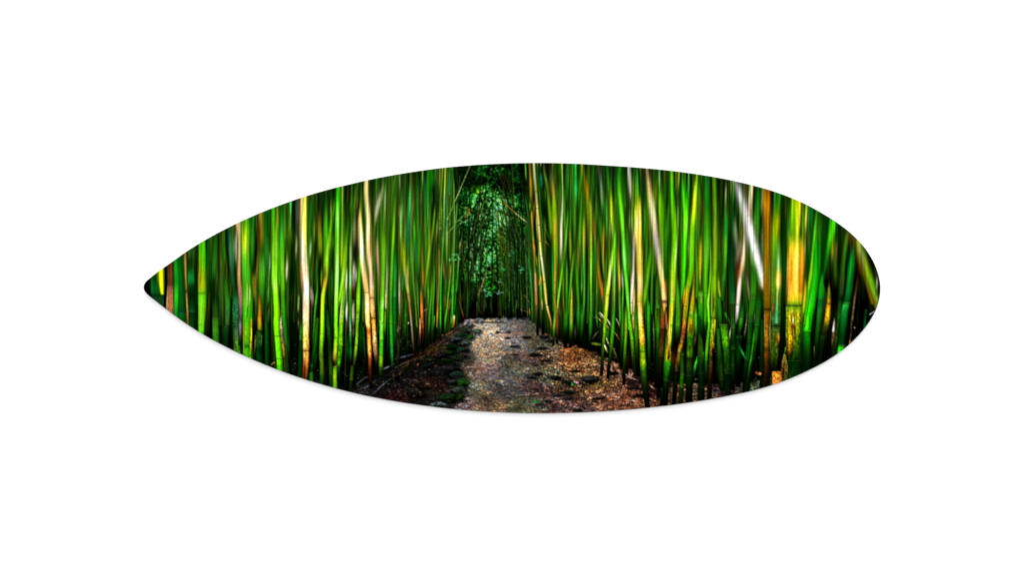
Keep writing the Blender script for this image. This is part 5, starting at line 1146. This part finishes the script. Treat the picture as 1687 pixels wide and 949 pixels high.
472 560 12, 455 760 14, 445 950 14, 425 1150 14 ; 4200,541,431,532,1000
492 780 10, 482 900 12, 468 1050 12, 460 1180 8 ; 3200,642,753,542,2100 ; k=.3
440 1190 40, 430 1330 50, 412 1480 40 ; 041,141,151,1410
578 540 14, 585 640 58, 575 750 82, 562 850 88, 551 950 84, 540 1050 82, 526 1150 84, 512 1210 88, 502 1230 88, 490 1310 92, 475 1500 94, 458 1690 90, 446 1750 84, 434 1830 80 ; 540 1620, 620 072, 720 083, 830 072, 950 062, 1080 062, 1200 041, 1232 1a3, 1300 083, 1450 062, 1600 041, 1690 051, 1702 2d2, 1830 0b2 ; n=1214,1692 p=.6 h=-.3
570 640 20, 550 850 22, 530 1050 20 ; 0910,0a2,092,0810 ; s=1.8
480 1240 22, 470 1330 22 ; 2d5,1b4,0810
630 700 50, 620 950 70, 600 1250 60, 570 1500 60 ; 0000,100,000,000 ; p=0
528 430 14, 545 520 26, 560 620 20 ; 6510,641,420,2100
572 440 44, 596 520 56, 622 620 50, 645 740 50, 670 850 50, 700 950 44 ; 440 861, 520 651, 620 531, 720 420, 800 520, 870 731, 950 5310 ; s=1.6
680 1000 80, 700 1200 90, 700 1450 120, 640 1700 120 ; 0000,000,000,000 ; p=0
640 500 60, 662 600 78, 692 720 96, 722 820 104, 756 930 112, 788 1030 106, 818 1120 96, 842 1210 84, 862 1300 70 ; 490 992, 560 8a3, 640 8b4, 720 8a2, 800 8a2, 870 7b0, 950 6b1, 1050 5a1, 1150 681, 1300 551 ; s=2 p=.5
645 600 20, 680 760 24, 705 880 30, 735 1000 34, 765 1110 38, 800 1230 34 ; 5400,640,640,651,750,750 ; s=2
655 520 16, 672 640 26, 692 760 20, 705 860 14 ; aa40,ac7,9a6,8a40 ; s=1.5
770 950 5, 800 1050 6, 830 1130 7, 855 1195 7 ; 7b20,9c4,ad7,8b5
826 820 16, 832 920 14 ; 2310,575,2410
848 890 14, 847 990 30, 843 1070 24, 838 1150 14 ; 6640,aa9,786,452,2410
640 880 16, 622 1020 24, 604 1120 27, 592 1200 27, 577 1350 24, 562 1450 24, 557 1550 20, 547 1650 22, 534 1720 22 ; 3200,431,431,652,543,652,321,542,a84 ; n=1455 k=.4
725 1290 28, 716 1400 30, 703 1510 26 ; 1290 041, 1350 031, 1450 052, 1510 041 ; n=1296
650 900 16, 640 1200 14 ; 0100,120,0100
'''
parse(STALKS)
# thin stalks in front, half hidden by the sweep
for i in range(170):
    x = rng.uniform(300, 1190)
    if 740 < x < 900: continue
    w = rng.uniform(.8, 2.4)
    lean = rng.normal(0, .03) + (.04 if x < 800 else -.04) * rng.uniform(-.4, 1)
    ya = rng.uniform(255, 400); yb = ya + rng.uniform(60, 170)
    col = np.array(hexc(FINE[rng.integers(len(FINE))])[:3]) * rng.uniform(.5, 1.05)
    a_ = rng.uniform(.2, .5)
    Q = [[ya, *col, 0.0], [ya + 30, *col, a_], [yb - 30, *col, a_], [yb, *col, 0]]
    stalk([(x, ya, w), (x - lean * (yb - ya) * .5, (ya + yb) / 2, w), (x - lean * (yb - ya), yb, w)], Q, soft=.8, prof=.2)
# the grove was photographed with a long upward sweep: its upper half is drawn out along the stalks
sw = (1 - sstep(395, 505, GY)) * (1 - sstep(700, 745, GX) * (1 - sstep(885, 925, GX)))
B1 = blur1(C, 11, 0); B2 = blur1(blur1(C, 30, 0), 1.0, 1)
w1 = np.clip(sw * 2, 0, 1)[..., None]; w2 = np.clip(sw * 2 - 1, 0, 1)[..., None] * .4
C = C + w1 * (B1 - C); C = C + w2 * (B2 - C)
C *= (1 + (1 - .85 * blob(1310, 430, 20, 70)) * sw * (.12 * noise(.55, 26) + .07 * noise(1.3, 34)))[..., None]
np.clip(C, 0, 1, out=C)
# details that lean too far for an upright stalk
for p, w_, c in (([(774.5, 273), (758, 312), (747, 337), (737, 362)], 1.1, ['794', '9a6', '8b4', '6a3']), ([(764.5, 354), (752, 366)], .9, '794'), ([(747, 373), (738, 385)], .9, '8a6'),
                 ([(894, 394), (900, 399), (906, 406)], .9, ['631', '974', '742']), ([(864, 486), (870, 495), (876, 505)], .8, ['752', '763', '531']), ([(857, 510), (866, 513), (873, 516)], 1, ['766', '654', '532']),
                 ([(892, 360), (899, 378), (906, 395)], .7, ['241', '582', '362']), ([(988, 515), (992, 519), (995, 524)], [1.2, 2.4, 1], ['eda', 'fdb', 'a75']), ([(986, 516), (992, 524)], [1, 1.4], ['dc9', '975']),
                 ([(984, 523), (988, 527), (993, 532)], [.8, 1.8, 1.2], ['da8', 'b84', '741']), ([(976, 524), (984, 522)], [.6, 1], ['553', '998']), ([(1000, 526), (1004, 532), (1007, 540)], [1.2, 2.2, 1], ['fec', 'dcb', '764']),
                 ([(999, 536), (1003, 541), (1006, 545)], [1.5, 2, .8], ['ca8', '975', '532']), ([(999, 557), (1002, 565), (1005, 573)], [1.2, 2, 1.2], ['dc9', 'a95', '641']), ([(1015, 525), (1019, 533), (1021, 541)], [1.2, 2.2, .8], ['ddd', '875', '421']),
                 ([(1013, 548), (1018, 555), (1022, 563)], [1.5, 2, .8], ['b96', '854', '421']), ([(976, 566), (983, 567), (989, 568)], [3, 4, 3], ['681', '892', '371']), ([(996, 569), (999, 576), (1001, 581)], [2, 3.4, 1.5], ['eea', 'dc7', '551']),
                 ([(1010, 574), (1014, 583), (1018, 594)], [1.6, 2, 1], ['985', '773', '431']), ([(976, 558), (982, 550), (986, 545)], [1, 1.6, 1], ['543', '776', '442']), ([(445, 603), (449, 599), (452, 597)], [1, 1.4, 1.2], ['974', 'b95', 'da8']), ([(451, 597), (452.5, 599)], .8, 'ca7'),
                 ([(1218, 570), (1223, 581), (1228, 590)], [1, 3.2, 4], ['1a3', '1a4', '072']), ([(1433, 518), (1440, 513.5)], [1.4, 1.0], ['ddd', 'aab']), ([(1407, 539), (1409, 541)], 1, 'bbb'), ([(564, 612), (572, 620)], [.6, .9], ['352', '574']),
                 ([(1246, 614), (1252, 616)], [4, 5], ['a52', 'c85']), ([(1078, 641), (1072, 636)], [1, 1.6], ['ca9', 'eda']), ([(1042, 660), (1050, 662), (1056, 666)], [1.6, 2.4, 2], ['ccd', 'b64', '963']), ([(1031, 617), (1040, 623), (1052, 627)], [1.2, 2, 1], ['a98', 'cbb', '654']),
                 ([(1198, 520), (1203, 534)], [.6, 1.4], ['072', '181'])):
    stroke(p, w_, c, soft=.5)
for x, y in ((747, 420), (755, 424), (744, 424), (752, 419), (757, 427), (741, 427), (749, 428)):      # a spray of leaves in front of the stalks
    for i in range(5):
        a = rng.uniform(0, 6.28)
        stroke([(x, y), (x + 4.5 * math.cos(a), y + 2.6 * math.sin(a) + .8)], [1.3, .4], ['2a4', '3b5', '6c8', '183', '8c9'][rng.integers(5)], alpha=.85)
for x, y in ((764, 366), (758, 368), (768, 362), (760, 363)):
    for i in range(4):
        a = rng.uniform(0, 6.28)
        stroke([(x, y), (x + 4 * math.cos(a), y + 2.4 * math.sin(a) + .6)], [1, .4], ['6a5', '9ca', '263', '8b7'][rng.integers(4)], alpha=.7)
for i in range(70):                            # water-thin leaf veil over the blurred stalks left of the tunnel
    x, y = rng.normal(729, 5), rng.normal(365, 16)
    a = rng.normal(1.0, .5)
    stroke([(x, y), (x + 4 * math.cos(a), y + 4 * math.sin(a))], .6, ['7b8', '9ca', '5a6'][rng.integers(3)], alpha=.35)
# the cut cane at the lower right edge
cut = sstep(-.5, .5, (GX - 1272.3)) * (1 - sstep(-.5, .5, GX - 1288.5)) * sstep(-.5, .5, GY - 612.2)
cc_ = np.array(hexc('d83')[:3]) * (1 + .17 * g1 + .1 * g2)[..., None] * (1.15 - .6 * np.clip((GX - 1279) / 10, 0, 1) ** 2)[..., None]
C += cut[..., None] * (np.clip(cc_, 0, 1) - C)
for p, w_, c in (([(1294.5, 572), (1291, 592), (1288, 612)], [1.5, 4, 3.5], ['583', '873', '752']), ([(1294, 585), (1295, 606), (1294, 622)], [2, 5, 5], ['983', '973', '562'])):
    stroke(p, w_, c, soft=.6, tex=.14)
# warm the greens a little, as in the picture
ex = np.clip(C[..., 1] - np.maximum(C[..., 0], C[..., 2]), 0, 1)
C[..., 0] += .14 * ex
C[..., 2] -= .05 * ex
side = 1 - .8 * blob(1311, 440, 16, 60)
side = side - sstep(735, 760, GX) * (1 - sstep(868, 890, GX))
C = C + (sstep(500, 575, GY) * (1 - GM))[..., None] * (np.clip(C, 0, 1) ** 1.2 - C)
C = C + GM[..., None] * (np.clip(C, 0, 1) ** 1.14 - C)
C = C + (side * (1 - GM))[..., None] * (np.clip(C, 0, 1) ** 1.08 - C)
# crisp, high-contrast print
US = C - blur1(blur1(C, 1.3 * K, 1), 1.3 * K, 0)
C += (((.36 - .28 * sw) * (1 - .2 * GM))[..., None]) * US
C = np.clip(C, 0, 1)
# print grain
C *= (1 + .03 * GRAIN)[..., None]
np.clip(C, 0, 1, out=C)
# ------------------------------------------------------------------ the board
board = bpy.data.objects.new('surfboard_wall_art', None)
S.collection.objects.link(board)
board.location = (0, 0, 0)
board['label'] = 'surfboard-shaped wall panel printed with a green bamboo grove and footpath, hung on the white wall'
board['category'] = 'wall art'

def P3(x, y, d): return ((x - 843.5) / 1000, d, (474.5 - y) / 1000)

# the panel: outline with real thickness, its front edge slightly eased
THICK = 0.005
ctr = LOOP.mean(0)
tan_ = np.roll(LOOP, -1, 0) - np.roll(LOOP, 1, 0)
nrm = np.stack([tan_[:, 1], -tan_[:, 0]], 1); nrm /= np.hypot(*nrm.T)[:, None]
if ((LOOP - ctr) * nrm).sum() < 0: nrm = -nrm
ring_pts = LOOP[::4]; rn = nrm[::4]; n = len(ring_pts)
prof_ = [(0.25, FACE_Y + .00025), (0.0, FACE_Y + .0006), (0.0, FACE_Y + THICK - .0008), (0.8, FACE_Y + THICK)]
V = []
for ins, d in prof_:
    V += [P3(*(p - q * ins), d) for p, q in zip(ring_pts, rn)]
F = [(r * n + i, r * n + (i + 1) % n, (r + 1) * n + (i + 1) % n, (r + 1) * n + i) for r in range(3) for i in range(n)]
F.append(tuple(range(n))); F.append(tuple(range(4 * n - 1, 3 * n - 1, -1)))
panel = mesh_obj('panel', V, F, edge_mat, board)
import bmesh
bm = bmesh.new(); bm.from_mesh(panel.data); bmesh.ops.recalc_face_normals(bm, faces=bm.faces); bm.to_mesh(panel.data); bm.free()

# the printed face: a fine sheet whose points carry the ink
NX, NY = 1250, 420
u_ = np.linspace(0, 1, NX)
xs = XMIN + (XMAX - XMIN) * u_
m_ = 60                                       # finer columns at the two ends
e_ = (np.linspace(0, 1, m_) ** 2) * 8
xs = np.unique(np.r_[XMIN + e_, xs[9:-9], XMAX - e_])
NX = len(xs)
yt, yb = top_at(xs), bot_at(xs)
v_ = np.linspace(0, 1, NY)
VX = np.repeat(xs[:, None], NY, 1)
VY = yt[:, None] + (yb - yt)[:, None] * v_[None]
co = np.stack([(VX - 843.5) / 1000, np.full(VX.shape, FACE_Y), (474.5 - VY) / 1000], -1).reshape(-1, 3)
CB = (C[0::2, 0::2] + C[1::2, 0::2] + C[0::2, 1::2] + C[1::2, 1::2]) / 4
fx = np.clip(VX - CX0 - .5, 0, CB.shape[1] - 1.001); fy = np.clip(VY - CY0 - .5, 0, CB.shape[0] - 1.001)
ix, iy = fx.astype(int), fy.astype(int); tx, ty = (fx - ix)[..., None], (fy - iy)[..., None]
ink = (CB[iy, ix] * (1 - tx) + CB[iy, ix + 1] * tx) * (1 - ty) + (CB[iy + 1, ix] * (1 - tx) + CB[iy + 1, ix + 1] * tx) * ty
lin = np.where(ink <= .04045, ink / 12.92, ((ink + .055) / 1.055) ** 2.4) / LIGHT
idx = np.arange(NX * NY).reshape(NX, NY)
q = np.stack([idx[:-1, :-1], idx[:-1, 1:], idx[1:, 1:], idx[1:, :-1]], -1).reshape(-1, 4)
me = bpy.data.meshes.new('printed_face')
me.vertices.add(NX * NY); me.vertices.foreach_set('co', co.ravel().astype(np.float32))
me.loops.add(q.size); me.loops.foreach_set('vertex_index', q.ravel().astype(np.int32))
me.polygons.add(len(q)); me.polygons.foreach_set('loop_start', np.arange(0, q.size, 4, dtype=np.int32))
me.update(calc_edges=True)
if me.polygons[len(q) // 2].normal.y > 0:
    me.flip_normals()
at_ = me.color_attributes.new('ink', 'FLOAT_COLOR', 'POINT')
at_.data.foreach_set('color', np.c_[lin.reshape(-1, 3), np.ones(NX * NY)].astype(np.float32).ravel())
me.materials.append(print_mat)
face = bpy.data.objects.new('printed_face', me)
S.collection.objects.link(face)
face.parent = board

# the block on the back that holds the panel off the wall
bx, bz, y0_, y1_ = .30, .05, FACE_Y + THICK, 0.0
cv = [(x, y, z + .03) for y in (y0_, y1_) for z in (-bz, bz) for x in (-bx, bx)]
mesh_obj('mounting_block', cv, [(0, 1, 3, 2), (5, 4, 6, 7), (4, 0, 2, 6), (1, 5, 7, 3), (2, 3, 7, 6), (4, 5, 1, 0)], wood_mat, board)
